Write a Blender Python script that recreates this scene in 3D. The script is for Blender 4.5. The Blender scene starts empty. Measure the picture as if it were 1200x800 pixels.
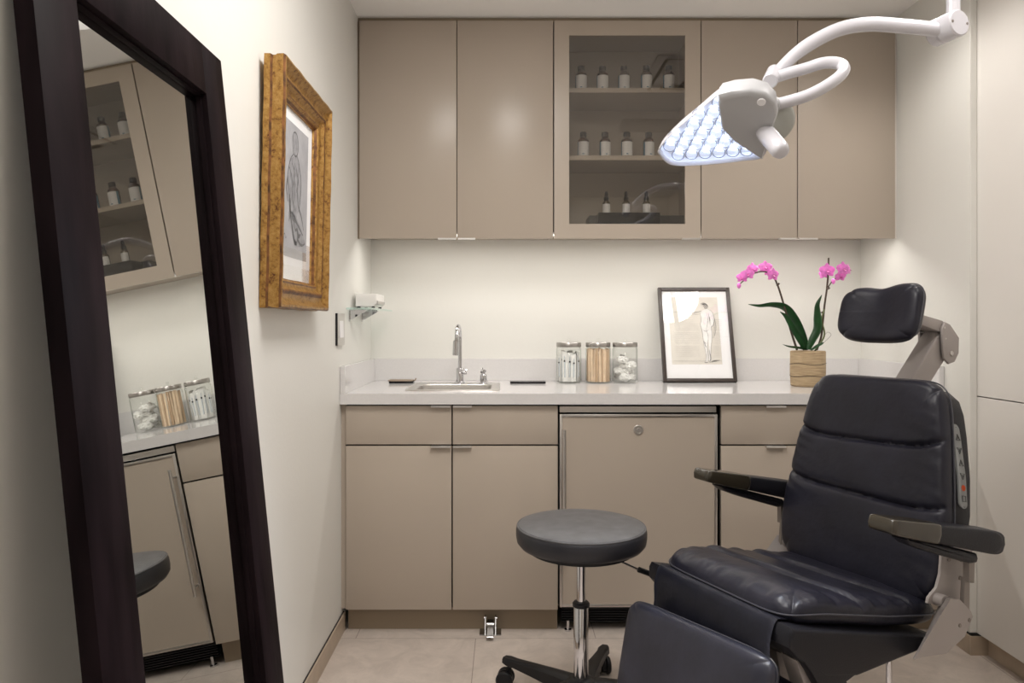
import bpy, bmesh, math, random
from mathutils import Vector, Matrix, noise
random.seed(7)
C = bpy.context.scene.collection
PI = math.pi
F_PX, CX, CY, H = 870.0, 592.0, 380.0, 1.1965       # lens in pixels of a 1200x800 frame, eye height
V = Vector

def at(x, y, d):
    return V(((x-CX)*d/F_PX, d, H-(y-CY)*d/F_PX))

# ------------------------------------------------------------------ materials
def mat(name, col, rough=.5, metal=0, bump=0, bscale=40, spec=.5, var=0, vscale=5, coat=0, detail=3, stretch=None, sheen=0):
    m = bpy.data.materials.new(name); m.use_nodes = True
    nt = m.node_tree; b = nt.nodes['Principled BSDF']
    b.inputs['Base Color'].default_value = (*col, 1); b.inputs['Roughness'].default_value = rough
    b.inputs['Metallic'].default_value = metal; b.inputs['Specular IOR Level'].default_value = spec
    if coat: b.inputs['Coat Weight'].default_value = coat; b.inputs['Coat Roughness'].default_value = .08
    tc = nt.nodes.new('ShaderNodeTexCoord'); src = tc.outputs['Object']
    if stretch:
        mp = nt.nodes.new('ShaderNodeMapping'); mp.inputs['Scale'].default_value = stretch
        nt.links.new(src, mp.inputs[0]); src = mp.outputs[0]
    if var:
        n = nt.nodes.new('ShaderNodeTexNoise'); n.inputs['Scale'].default_value = vscale; n.inputs['Detail'].default_value = 4
        nt.links.new(src, n.inputs['Vector'])
        r = nt.nodes.new('ShaderNodeMapRange'); r.inputs['From Min'].default_value = .3; r.inputs['From Max'].default_value = .7
        r.inputs['To Min'].default_value = 1-var; r.inputs['To Max'].default_value = 1+var
        nt.links.new(n.outputs['Fac'], r.inputs['Value'])
        mx = nt.nodes.new('ShaderNodeVectorMath'); mx.operation = 'SCALE'; mx.inputs[0].default_value = col
        nt.links.new(r.outputs[0], mx.inputs['Scale']); nt.links.new(mx.outputs[0], b.inputs['Base Color'])
    if bump:
        n = nt.nodes.new('ShaderNodeTexNoise'); n.inputs['Scale'].default_value = bscale; n.inputs['Detail'].default_value = detail
        nt.links.new(src, n.inputs['Vector'])
        bp = nt.nodes.new('ShaderNodeBump'); bp.inputs['Strength'].default_value = bump; bp.inputs['Distance'].default_value = .01
        nt.links.new(n.outputs['Fac'], bp.inputs['Height']); nt.links.new(bp.outputs[0], b.inputs['Normal'])
    return m

def emit(name, col, s):
    m = bpy.data.materials.new(name); m.use_nodes = True
    b = m.node_tree.nodes['Principled BSDF']; b.inputs['Base Color'].default_value = (*col, 1)
    b.inputs['Emission Color'].default_value = (*col, 1); b.inputs['Emission Strength'].default_value = s
    return m

def glass(name, tint, refl, edge=None, ior=1.5):
    m = bpy.data.materials.new(name); m.use_nodes = True; nt = m.node_tree
    nt.nodes.clear(); o = nt.nodes.new('ShaderNodeOutputMaterial')
    t = nt.nodes.new('ShaderNodeBsdfTransparent'); t.inputs[0].default_value = (*tint, 1)
    g = nt.nodes.new('ShaderNodeBsdfGlossy'); g.inputs['Roughness'].default_value = .02; g.inputs[0].default_value = (1, 1, 1, 1)
    lw0 = nt.nodes.new('ShaderNodeLayerWeight'); lw0.inputs[0].default_value = .5
    pw = nt.nodes.new('ShaderNodeMath'); pw.operation = 'POWER'; pw.inputs[1].default_value = 4; nt.links.new(lw0.outputs['Facing'], pw.inputs[0])
    mu = nt.nodes.new('ShaderNodeMath'); mu.operation = 'MULTIPLY_ADD'; mu.inputs[1].default_value = .9; mu.inputs[2].default_value = .04*refl; mu.use_clamp = True
    nt.links.new(pw.outputs[0], mu.inputs[0])
    mx = nt.nodes.new('ShaderNodeMixShader'); nt.links.new(mu.outputs[0], mx.inputs[0])
    nt.links.new(t.outputs[0], mx.inputs[1]); nt.links.new(g.outputs[0], mx.inputs[2])
    if edge:
        lw = nt.nodes.new('ShaderNodeLayerWeight'); lw.inputs[0].default_value = .25
        cr = nt.nodes.new('ShaderNodeValToRGB'); cr.color_ramp.elements[0].color = (*tint, 1); cr.color_ramp.elements[1].color = (*edge, 1)
        cr.color_ramp.elements[0].position = .35
        nt.links.new(lw.outputs['Facing'], cr.inputs[0]); nt.links.new(cr.outputs[0], t.inputs[0])
    nt.links.new(mx.outputs[0], o.inputs[0])
    return m

M = {}
def nz(x, y, z=0): return noise.noise(Vector((x, y, z)))
M['wall'] = mat('wall paint', (.735, .725, .685), .45, bump=.04, bscale=60, var=.01, vscale=2)
M['ceiling'] = mat('ceiling paint', (.95, .935, .92), .8)
M['panel'] = mat('wall panel lacquer', (.76, .73, .69), .35)
M['taupe'] = mat('taupe lacquer', (.455, .39, .325), .30, spec=.35, var=.015, vscale=3, bump=.015, bscale=9)
M['taupe_in'] = mat('taupe carcass', (.42, .36, .30), .5)
M['kick'] = mat('kick board', (.30, .235, .165), .5)
M['gap'] = mat('dark gap', (.012, .010, .009), .8)
M['quartz'] = mat('white quartz', (.68, .665, .66), .10, spec=.5, var=.02, vscale=120)
M['steel'] = mat('brushed steel', (.62, .60, .58), .3, 1, bump=.05, bscale=200, stretch=(1, 1, .05))
M['chrome'] = mat('chrome', (.64, .64, .66), .07, 1)
M['alu'] = mat('satin aluminium pull', (.72, .71, .70), .3, 1)
M['black'] = mat('black plastic', (.011, .011, .013), .42, spec=.3, bump=.05, bscale=300)
M['blackgloss'] = mat('black gloss', (.006, .006, .008), .15, spec=.3)
M['darkgrey'] = mat('dark grey', (.06, .055, .052), .3)
M['hood2'] = mat('lamp rear', (.42, .43, .40), .35)
M['white'] = mat('white plastic', (.80, .79, .80), .3)
M['lampwhite'] = mat('lamp enamel', (.60, .59, .63), .25, coat=.2)
M['hood'] = mat('lamp hood', (.41, .41, .42), .4)
M['leather'] = mat('black leather', (.015, .015, .024), .34, bump=.13, bscale=38, spec=.33, var=.25, vscale=9, detail=6)
M['leather_lit'] = mat('leather lit by lamp', (.026, .027, .041), .36, bump=.12, bscale=38, spec=.5, var=.25, vscale=9, detail=6)  # same chair leather, paler and bluer: exam lamp's light painted into the colour
M['leather_side'] = mat('apron leather', (.012, .012, .016), .42, spec=.28, bump=.1, bscale=250)
M['piping'] = mat('leather piping', (.05, .05, .062), .35)
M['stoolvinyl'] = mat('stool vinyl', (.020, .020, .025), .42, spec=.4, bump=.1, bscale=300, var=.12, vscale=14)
M['stooltop_lit'] = mat('stool vinyl lit top', (.095, .095, .10), .4, bump=.1, bscale=260, var=.22, vscale=22)  # paler copy of the stool vinyl: light on the top put into colour
M['mauve'] = mat('putty metal', (.36, .325, .31), .38, spec=.4)
M['mauve_d'] = mat('strut metal', (.25, .22, .20), .4, .3)
M['cover'] = mat('clear arm cover', (.034, .028, .018), .2, coat=.3)
M['keypad'] = mat('keypad grey', (.24, .25, .25), .45)
M['ink'] = mat('ink', (.03, .03, .03), .6)
M['orange'] = mat('orange button', (.85, .12, .02), .4)
M['espresso'] = mat('espresso wood', (.0105, .0065, .0078), .5, bump=.04, bscale=60, var=.5, vscale=22, stretch=(1, 1, .2), spec=.03)
M['espresso_side'] = mat('espresso side', (.03, .025, .022), .45, bump=.3, bscale=25, var=.3, vscale=10, stretch=(1, 1, .15))
M['mirror'] = mat('mirror', (.70, .71, .69), .0, 1)
M['paper'] = mat('mat board', (.86, .86, .87), .7)
M['greypaper'] = mat('grey sketch paper', (.40, .40, .42), .7, var=.08, vscale=25)
M['pencil'] = mat('graphite', (.10, .095, .095), .7, var=.4, vscale=80)
M['pencil_l'] = mat('light graphite', (.33, .31, .30), .8)
M['cream'] = mat('cream page', (.71, .68, .62), .7, var=.04, vscale=30)
M['figwhite'] = mat('chalk', (.80, .79, .77), .7, var=.08, vscale=35)
M['darkframe'] = mat('dark wood frame', (.045, .034, .030), .35, bump=.2, bscale=40)
M['brownglass'] = mat('amber glass', (.05, .018, .008), .1, coat=.5)
M['clearbottle'] = mat('olive glass', (.07, .05, .025), .1, coat=.5)
M['cotton'] = mat('cotton', (.86, .85, .83), .9, bump=.5, bscale=60)
M['wood'] = mat('birch stick', (.80, .61, .43), .6, var=.12, vscale=30)
M['bole'] = mat('dark red bole', (.17, .070, .022), .45, .35, var=.6, vscale=45)
M['charcoal'] = mat('charcoal', (.15, .15, .155), .8, var=.3, vscale=60)
M['smudge'] = mat('charcoal smudge', (.30, .30, .315), .8, var=.25, vscale=40)
M['wood2'] = mat('birch stick darker', (.60, .42, .27), .6)
M['burlap'] = None
M['leaf'] = mat('orchid leaf', (.018, .085, .022), .33, bump=.1, bscale=60, var=.3, vscale=20)
M['stem'] = mat('orchid stem', (.055, .035, .022), .5)
M['stemg'] = mat('orchid stem green', (.10, .12, .04), .5)
M['petal'] = mat('orchid petal', (.80, .20, .62), .5, var=.22, vscale=70)
M['petalc'] = mat('orchid lip', (.42, .02, .22), .5)
M['soil'] = mat('bark', (.06, .045, .03), .9, bump=.6, bscale=80)
M['soap'] = mat('device white', (.80, .78, .75), .4)
M['glass'] = glass('jar glass', (.985, .99, .985), .6, (.62, .70, .64))
M['pane'] = glass('cabinet pane', (.88, .87, .85), 2.0)
M['picglass'] = glass('picture glass', (1, 1, 1), 1.2)
M['shelfglass'] = glass('shelf glass', (.93, .98, .97), 1.0, (.45, .78, .74))
M['led'] = emit('led', (.80, .86, 1.0), 3)
M['ledlens'] = glass('led lens', (.95, .97, 1.0), 2.0, (.30, .34, .45))
M['lampin'] = mat('lamp tray', (.93, .95, 1.0), .3, 0)
M['diffuser'] = emit('diffuser', (1, .93, .84), 3.0)
M['strip'] = emit('strip', (1, .95, .86), 2)
M['ring'] = mat('lens ring', (.30, .34, .46), .2)
M['lid'] = mat('jar lid steel', (.42, .40, .38), .28, 1)
M['pedal'] = mat('pedal steel', (.45, .45, .45), .22, 1)
M['tan'] = mat('tan tray', (.30, .23, .17), .5)
M['aqua'] = mat('label blue', (.03, .16, .26), .5)

def label_mat():
    m = mat('bottle label', (.80, .80, .80), .6); nt = m.node_tree; b = nt.nodes['Principled BSDF']
    tc = nt.nodes.new('ShaderNodeTexCoord'); w = nt.nodes.new('ShaderNodeTexWave'); w.bands_direction = 'Z'
    w.inputs['Scale'].default_value = 55; w.inputs['Distortion'].default_value = 0
    nt.links.new(tc.outputs['Object'], w.inputs['Vector'])
    r = nt.nodes.new('ShaderNodeValToRGB'); r.color_ramp.elements[0].position = .05; r.color_ramp.elements[1].position = .25
    r.color_ramp.elements[0].color = (.62, .63, .64, 1); r.color_ramp.elements[1].color = (.80, .80, .80, 1)
    nt.links.new(w.outputs['Fac'], r.inputs[0]); nt.links.new(r.outputs[0], b.inputs['Base Color']); return m
M['label'] = label_mat()

def gold_mat():
    m = mat('worn gilt', (.42, .22, .055), .42, .55, bump=.18, bscale=120, detail=6); nt = m.node_tree; b = nt.nodes['Principled BSDF']
    tc = nt.nodes.new('ShaderNodeTexCoord'); n = nt.nodes.new('ShaderNodeTexNoise'); n.inputs['Scale'].default_value = 60; n.inputs['Detail'].default_value = 9
    n.inputs['Roughness'].default_value = .72
    nt.links.new(tc.outputs['Object'], n.inputs['Vector'])
    r = nt.nodes.new('ShaderNodeValToRGB'); e = r.color_ramp.elements
    e[0].position = .34; e[0].color = (.11, .035, .015, 1); e[1].position = .46; e[1].color = (.34, .18, .042, 1)
    k = e.new(.70); k.color = (.52, .31, .10, 1)
    nt.links.new(n.outputs['Fac'], r.inputs[0]); nt.links.new(r.outputs[0], b.inputs['Base Color']); return m
M['gold'] = gold_mat()

def burlap():
    m = mat('burlap wrap', (.42, .30, .17), .85); nt = m.node_tree; b = nt.nodes['Principled BSDF']
    tc = nt.nodes.new('ShaderNodeTexCoord'); mp = nt.nodes.new('ShaderNodeMapping'); mp.inputs['Scale'].default_value = (4, 4, 55)
    nt.links.new(tc.outputs['Object'], mp.inputs[0])
    n = nt.nodes.new('ShaderNodeTexNoise'); n.inputs['Scale'].default_value = 3; n.inputs['Detail'].default_value = 6
    nt.links.new(mp.outputs[0], n.inputs['Vector'])
    r = nt.nodes.new('ShaderNodeValToRGB'); e = r.color_ramp.elements
    e[0].position = .3; e[0].color = (.30, .21, .12, 1); e[1].position = .55; e[1].color = (.44, .33, .20, 1)
    nt.links.new(n.outputs['Fac'], r.inputs[0]); nt.links.new(r.outputs[0], b.inputs['Base Color'])
    bp = nt.nodes.new('ShaderNodeBump'); bp.inputs['Strength'].default_value = .8; bp.inputs['Distance'].default_value = .004
    nt.links.new(n.outputs['Fac'], bp.inputs['Height']); nt.links.new(bp.outputs[0], b.inputs['Normal']); return m
M['burlap'] = burlap()

def floor_mat():
    m = mat('limestone tile', (.5, .43, .37), .33, spec=.4); nt = m.node_tree; b = nt.nodes['Principled BSDF']
    tc = nt.nodes.new('ShaderNodeTexCoord'); mp = nt.nodes.new('ShaderNodeMapping')
    mp.inputs['Location'].default_value = (.1125, -2.83, 0); nt.links.new(tc.outputs['Object'], mp.inputs[0])
    br = nt.nodes.new('ShaderNodeTexBrick'); br.inputs['Scale'].default_value = 1; br.inputs['Brick Width'].default_value = .915
    br.inputs['Row Height'].default_value = .457; br.inputs['Mortar Size'].default_value = .0016; br.inputs['Mortar Smooth'].default_value = .2
    br.inputs['Color1'].default_value = (.60, .525, .465, 1); br.inputs['Color2'].default_value = (.575, .50, .445, 1)
    br.inputs['Mortar'].default_value = (.30, .24, .20, 1)
    nt.links.new(mp.outputs[0], br.inputs['Vector'])
    n = nt.nodes.new('ShaderNodeTexNoise'); n.inputs['Scale'].default_value = 9; n.inputs['Detail'].default_value = 9; n.inputs['Distortion'].default_value = 1.2
    n.inputs['Roughness'].default_value = .7
    nt.links.new(tc.outputs['Object'], n.inputs['Vector'])
    r = nt.nodes.new('ShaderNodeMapRange'); r.inputs['From Min'].default_value = .3; r.inputs['From Max'].default_value = .7
    r.inputs['To Min'].default_value = .84; r.inputs['To Max'].default_value = 1.12; nt.links.new(n.outputs['Fac'], r.inputs[0])
    v = nt.nodes.new('ShaderNodeVectorMath'); v.operation = 'SCALE'; nt.links.new(br.outputs['Color'], v.inputs[0]); nt.links.new(r.outputs[0], v.inputs['Scale'])
    nt.links.new(v.outputs[0], b.inputs['Base Color']); return m
M['floor'] = floor_mat()
M['base'] = mat('travertine skirting', (.46, .37, .28), .4, var=.12, vscale=12)

# ------------------------------------------------------------------ mesh helpers
def nb(): return bmesh.new()

def box(bm, lo, hi, bev=0, seg=2, mtx=None):
    lo = V(lo); hi = V(hi); c = (lo+hi)/2; s = hi-lo
    r = bmesh.ops.create_cube(bm, size=1, matrix=Matrix.Translation(c) @ Matrix.Diagonal((s.x, s.y, s.z, 1)))
    vs = r['verts']
    if bev:
        es = list({e for v in vs for e in v.link_edges})
        q = bmesh.ops.bevel(bm, geom=es, offset=min(bev, min(s)*.49), segments=seg, affect='EDGES', profile=.5)
        vs = list({v for f in q['faces'] for v in f.verts} | {v for v in vs if v.is_valid})
    if mtx is not None:
        vs2 = [v for v in vs if v.is_valid]; bmesh.ops.transform(bm, matrix=mtx, verts=vs2)
    return vs

def prism(bm, pts, n, bev=0, seg=2):
    """pts: 3D outline, extruded along the vector n."""
    n = V(n)
    a = [bm.verts.new(V(p)) for p in pts]; b = [bm.verts.new(V(p)+n) for p in pts]
    k = len(pts); fs = [bm.faces.new(a), bm.faces.new(b[::-1])]
    for i in range(k):
        j = (i+1) % k; fs.append(bm.faces.new((a[j], a[i], b[i], b[j])))
    bmesh.ops.recalc_face_normals(bm, faces=fs)
    if bev:
        es = list({e for f in fs[:2] for e in f.edges})
        bmesh.ops.bevel(bm, geom=es, offset=bev, segments=seg, affect='EDGES', profile=.5)

def spline(pts, n=8):
    pts = [V(p) for p in pts]; out = []
    P = [2*pts[0]-pts[1]] + pts + [2*pts[-1]-pts[-2]]
    for i in range(1, len(P)-2):
        p0, p1, p2, p3 = P[i-1:i+3]
        for k in range(n):
            t = k/n
            out.append(.5*((2*p1)+(p2-p0)*t+(2*p0-5*p1+4*p2-p3)*t*t+(3*p1-p0-3*p2+p3)*t**3))
    out.append(pts[-1]); return out

def tube(bm, pts, r, seg=12, cap=True, closed=False, flat=1.0):
    pts = [V(p) for p in pts]; n = len(pts)
    rr = r if isinstance(r, (list, tuple)) else [r]*n
    rings = []; up = None
    for i, p in enumerate(pts):
        if closed: t = (pts[(i+1) % n]-pts[i-1]).normalized()
        else: t = (pts[min(i+1, n-1)]-pts[max(i-1, 0)]).normalized()
        if up is None:
            up = V((0, 0, 1)) if abs(t.z) < .9 else V((1, 0, 0))
        x = t.cross(up).normalized(); y = x.cross(t).normalized(); up = y
        q = rr[min(i, len(rr)-1)]
        rings.append([bm.verts.new(p+x*math.cos(2*PI*k/seg)*q+y*math.sin(2*PI*k/seg)*q*flat) for k in range(seg)])
    m = n if closed else n-1
    for i in range(m):
        a = rings[i]; b = rings[(i+1) % n]
        for k in range(seg):
            bm.faces.new((a[k], a[(k+1) % seg], b[(k+1) % seg], b[k]))
    if cap and not closed:
        bm.faces.new(rings[0][::-1]); bm.faces.new(rings[-1])

def lathe(bm, prof, o=(0, 0, 0), axis=(0, 0, 1), seg=24, close=True):
    o = V(o); z = V(axis).normalized(); x = z.orthogonal().normalized(); y = z.cross(x)
    rings = []
    for r, h in prof:
        if r < 1e-6: rings.append([bm.verts.new(o+z*h)])
        else: rings.append([bm.verts.new(o+z*h+x*r*math.cos(2*PI*k/seg)+y*r*math.sin(2*PI*k/seg)) for k in range(seg)])
    for a, b in zip(rings, rings[1:]):
        for k in range(seg):
            j = (k+1) % seg
            if len(a) == 1 and len(b) == 1: break
            if len(a) == 1: bm.faces.new((a[0], b[j], b[k]))
            elif len(b) == 1: bm.faces.new((a[k], a[j], b[0]))
            else: bm.faces.new((a[k], a[j], b[j], b[k]))
    if close:
        if len(rings[0]) > 1: bm.faces.new(rings[0][::-1])
        if len(rings[-1]) > 1: bm.faces.new(rings[-1])

def cyl(bm, a, b, r, seg=20, bev=.001):
    a = V(a); b = V(b); L = (b-a).length; e = min(bev, r*.4, L*.4)
    lathe(bm, [(r-e, 0), (r, e), (r, L-e), (r-e, L)], a, b-a, seg)

def obj(name, bm, material, parent=None, smooth=True, ang=38, label=None):
    bmesh.ops.recalc_face_normals(bm, faces=bm.faces)
    me = bpy.data.meshes.new(name)
    if smooth:
        for f in bm.faces: f.smooth = True
        for e in bm.edges:
            e.smooth = not (len(e.link_faces) == 2 and e.calc_face_angle(0) > math.radians(ang))
    bm.to_mesh(me); bm.free()
    ms = material if isinstance(material, list) else [material]
    for q in ms: me.materials.append(q)
    o = bpy.data.objects.new(name, me); C.objects.link(o)
    if parent: o.parent = parent
    if label: o['label'] = label
    return o

def recenter(o, z0=None):
    """put a top-level mesh's origin at its base"""
    me = o.data; xs = [v.co.x for v in me.vertices]; ys = [v.co.y for v in me.vertices]; zs = [v.co.z for v in me.vertices]
    c = V(((min(xs)+max(xs))/2, (min(ys)+max(ys))/2, min(zs)))
    me.transform(Matrix.Translation(-c)); o.location = o.location+c; return o

def tag(o, label, cat, group=None):
    o['label'] = label; o['category'] = cat
    if group: o['group'] = group
    return o
def thing(name, label, cat, loc=(0, 0, 0), rz=0, group=None):
    o = bpy.data.objects.new(name, None); C.objects.link(o); o.empty_display_size = .05
    o.location = loc; o.rotation_euler = (0, 0, rz); return tag(o, label, cat, group)
def struct(name, bm, m, smooth=False):
    o = obj(name, bm, m, smooth=smooth); o['kind'] = 'structure'; return o
def copy_tree(o, parent=None):
    c = o.copy(); C.objects.link(c)
    if parent: c.parent = parent
    for ch in list(o.children): copy_tree(ch, c)
    return c

# ------------------------------------------------------------------ room shell
XL, XR, XP, YB, YF, ZC = -.636, 1.688, 1.711, 3.524, -1.35, 2.52
def slab(name, lo, hi, m): b = nb(); box(b, lo, hi); return struct(name, b, m)
slab('floor', (XL-.1, YF-.1, -.08), (XP+.25, YB+.1, 0), M['floor'])
slab('ceiling', (XL-.1, YF-.1, ZC), (XP+.25, YB+.1, ZC+.08), M['ceiling'])
slab('wall_back', (XL-.1, YB, 0), (XP+.25, YB+.1, ZC), M['wall'])
slab('wall_left', (XL-.1, YF, 0), (XL, YB, ZC), M['wall'])
slab('wall_front', (XL-.1, YF-.1, 0), (XP+.25, YF, ZC), M['wall'])
slab('wall_right', (XR, 2.697, 0), (XR+.3, YB, ZC), M['wall'])
slab('wall_right_near', (XP+.06, YF, 0), (XP+.25, 2.697, ZC), M['wall'])
b = nb(); box(b, (XP, YF, .938), (XP+.06, 2.6965, ZC), .001, 1); struct('trim_1', b, M['panel'])      # upper lacquered wall panel
b = nb(); box(b, (XP, YF, .078), (XP+.06, 2.6965, .934), .001, 1); struct('trim_2', b, M['panel'])    # lower lacquered wall panel
b = nb(); box(b, (XR-.0025, 2.6905, .080), (XP-.001, 2.70, ZC), .001, 1); struct('trim_3', b, M['wall'])
# skirting with its dark shadow gap
b = nb(); box(b, (XL, YF, 0), (XL+.009, 2.915, .070), .001, 1); struct('baseboard_left', b, M['base'])
b = nb(); box(b, (XL, YF, .070), (XL+.004, 2.915, .0725)); struct('trim_4', b, M['gap'])
b = nb(); box(b, (XP+.035, YF, 0), (XP+.06, 2.685, .070), .001, 1)
box(b, (XR-.006, 2.683, 0), (XP+.06, 2.697, .070), .001, 1); box(b, (XR-.006, 2.697, 0), (XR, 2.86, .070), .001, 1); struct('baseboard_right', b, M['base'])
b = nb(); box(b, (XR-.003, 2.686, .070), (XP+.06, 2.697, .0765)); box(b, (XR-.003, 2.697, .070), (XR, 2.86, .0765)); struct('trim_5', b, M['gap'])
# door behind the camera
b = nb(); box(b, (.1, YF, 0), (.95, YF+.02, 2.05), .002, 1); d1 = struct('door_1', b, M['taupe'])
b = nb(); cyl(b, (.86, YF+.02, 1.0), (.86, YF+.06, 1.0), .012); cyl(b, (.87, YF+.055, 1.0), (.74, YF+.055, 1.0), .009); obj('door_handle', b, M['chrome'], d1)
b = nb(); box(b, (.04, YF, 0), (.1, YF+.03, 2.11)); box(b, (.95, YF, 0), (1.01, YF+.03, 2.11)); box(b, (.1, YF, 2.05), (.95, YF+.03, 2.11)); struct('trim_6', b, M['wall'])

# ------------------------------------------------------------------ upper cabinets
DU, DC = 3.19, 3.524          # door face depth, cabinet back
zu0, zu1 = 1.5665, 2.5015
def ux(x): return (x-CX)*DU/F_PX
def pull_tab(bm, x0, x1, y, z, up=False):
    box(bm, (x0, y-.012, z-.0055), (x1, y+.012, z-.001), .0004, 1)
    box(bm, (x0, y-.0125, z-.0085), (x1, y-.0105, z-.001), .0004, 1)
def upper_unit(label, xs, pulls):
    t = thing('wall_cabinet', label, 'cabinet', (ux((xs[0]+xs[-1])/2), DU+.16, zu0)); off = -V(t.location)
    b = nb(); x0, x1 = ux(xs[0]), ux(xs[-1]); w = .018
    box(b, (x0+.0015, DU+.021, zu0+.030), (x1-.0015, DC-.002, zu1)); bmesh.ops.translate(b, verts=b.verts, vec=off); obj('body', b, M['taupe_in'], t)
    for i in range(len(xs)-1):
        a, c = ux(xs[i])+.0018, ux(xs[i+1])-.0018
        b = nb(); box(b, (a, DU, zu0), (c, DU+.019, zu1), .0012, 2); bmesh.ops.translate(b, verts=b.verts, vec=off); d = obj('door', b, M['taupe'], t)
        px0, px1 = pulls[i]; b = nb(); pull_tab(b, ux(px0), ux(px1), DU+.006, zu0+.002)
        bmesh.ops.translate(b, verts=b.verts, vec=off); obj('door_pull', b, M['alu'], d, label='satin metal edge pull')
    return t
upper_unit('two-door taupe wall cabinet left of the glass-fronted one, above the sink', [420.5, 535.4, 648.6], [(513, 534.5), (536.5, 557)])
upper_unit('two-door taupe wall cabinet right of the glass-fronted one, behind the exam lamp', [821.6, 934.6, 1049.5], [(914, 934), (936, 958)])
t = thing('glass_cabinet', 'wall cabinet with framed smoked-glass door showing shelves of small bottles', 'cabinet', (ux(735), DU+.16, zu0)); off = -V(t.location)
x0, x1 = ux(649), ux(821.4)
b = nb()
box(b, (x0+.0015, DU+.021, zu0+.03), (x0+.0195, DC-.002, zu1)); box(b, (x1-.0195, DU+.021, zu0+.03), (x1-.0015, DC-.002, zu1))
box(b, (x0+.0195, DU+.021, zu0+.03), (x1-.0195, DC-.002, zu0+.046)); box(b, (x0+.0195, DU+.021, zu1-.018), (x1-.0195, DC-.002, zu1))
box(b, (x0+.0195, DC-.012, zu0+.046), (x1-.0195, DC-.002, zu1-.018)); bmesh.ops.translate(b, verts=b.verts, vec=off)
obj('body', b, M['taupe_in'], t)
for z in (2.225, 1.9316):
    b = nb(); box(b, (x0+.02, DU+.04, z-.0205), (x1-.02, DC-.012, z), .0008, 1); bmesh.ops.translate(b, verts=b.verts, vec=off); obj('shelf', b, M['taupe'], t)
ix0, ix1, iz0, iz1 = ux(667), ux(803), H+(CY-262.3)*DU/F_PX, H+(CY-41.3)*DU/F_PX
b = nb()
for lo, hi in (((x0+.0018, zu0), (ix0, zu1)), ((ix1, zu0), (x1-.0018, zu1)), ((ix0, zu0), (ix1, iz0)), ((ix0, iz1), (ix1, zu1))):
    box(b, (lo[0], DU, lo[1]), (hi[0], DU+.019, hi[1]))
bmesh.ops.translate(b, verts=b.verts, vec=off); dr = obj('door', b, M['taupe'], t, smooth=False)
b = nb(); box(b, (ix0+.0003, DU+.006, iz0+.0003), (ix1-.0003, DU+.010, iz1-.0003)); bmesh.ops.translate(b, verts=b.verts, vec=off); obj('glass_pane', b, M['pane'], dr, label='dark smoked glass pane')
b = nb(); pull_tab(b, ux(800), ux(820.5), DU+.006, zu0+.002); bmesh.ops.translate(b, verts=b.verts, vec=off); obj('door_pull', b, M['alu'], dr, label='satin metal edge pull')
b = nb(); box(b, (XL, DU+.02, zu1), (XR, DC, ZC)); struct('trim_7', b, M['kick'])
b = nb(); box(b, (XL, DU+.012, zu0), (ux(420), DU+.03, zu1)); struct('trim_8', b, M['kick'])
b = nb(); box(b, (ux(1050), DU+.010, zu0), (XR, DU+.03, ZC-.02)); struct('trim_9', b, M['panel'])
# under-cabinet light strip
t = thing('light_strip', 'slim warm light strip fixed under the wall cabinets', 'light', (.53, 3.232, zu0+.016))
b = nb(); box(b, (-1.08, -.012, .004), (1.08, .012, .014), .001, 1); obj('housing', b, M['alu'], t)
b = nb(); box(b, (-1.07, -.008, 0), (1.07, .008, .004)); obj('diffuser', b, M['strip'], t)

# ------------------------------------------------------------------ bottles
SH = [(2.225, [681, 706, 731, 757.5, 783.5]), (1.9316, [683.5, 709, 734.5, 760])]
def amber_bottle():
    t = thing('amber_bottle', 'x', 'bottle', (0, 0, 0), group='brown bottles on the cabinet shelves')
    b = nb(); lathe(b, [(.021, 0), (.0245, .002), (.0245, .074), (.023, .080), (.016, .088), (.012, .092), (.012, .098), (0, .098)]); obj('glass_body', b, M['brownglass'], t)
    b = nb(); lathe(b, [(.0145, .094), (.0150, .096), (.0150, .112), (.0135, .1145), (0, .1145)], seg=28); obj('cap', b, M['black'], t, label='black screw cap')
    b = nb(); q = [bv for bv in range(15)]; vs = []
    for k in q:
        a = math.radians(-90-80+k*160/14+8); vs.append([b.verts.new((.0250*math.cos(a), .0250*math.sin(a), z)) for z in (.008, .070)])
    for i, j in zip(vs, vs[1:]): b.faces.new((i[0], j[0], j[1], i[1]))
    lb = obj('paper_label', b, M['label'], t, label='white paper label')
    b = nb(); vs = []
    for k in range(4):
        a = math.radians(-90-84+k*8); vs.append([b.verts.new((.0252*math.cos(a), .0252*math.sin(a), z)) for z in (.008, .070)])
    for i, j in zip(vs, vs[1:]): b.faces.new((i[0], j[0], j[1], i[1]))
    obj('label_stripe', b, M['aqua'], lb)
    b = nb(); vs = []
    for k in range(4):
        a = math.radians(-90-10+k*7); vs.append([b.verts.new((.0253*math.cos(a), .0253*math.sin(a), z)) for z in (.013, .0175)])
    for i, j in zip(vs, vs[1:]): b.faces.new((i[0], j[0], j[1], i[1]))
    obj('label_mark', b, M['aqua'], lb)
    return t
pr = amber_bottle(); first = True
ORD = ['leftmost', 'second from the left', 'middle', 'second from the right', 'rightmost']
for si, (z, xs) in enumerate(SH):
    n = len(xs)
    for i, x in enumerate(xs):
        o = pr if first else copy_tree(pr); first = False
        d = 3.29+random.uniform(-.004, .004); o.location = ((x-CX)*d/F_PX, d, z); o.rotation_euler.z = random.uniform(-.15, .25)
        w = ORD[i] if n == 5 else ['leftmost', 'second from the left', 'third from the left', 'rightmost'][i]
        o['label'] = 'brown screw-cap bottle, %s on the %s shelf behind glass' % (w, ['top', 'middle'][si])
        o['group'] = 'brown bottles on the %s cabinet shelf' % ['top', 'middle'][si]
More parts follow.
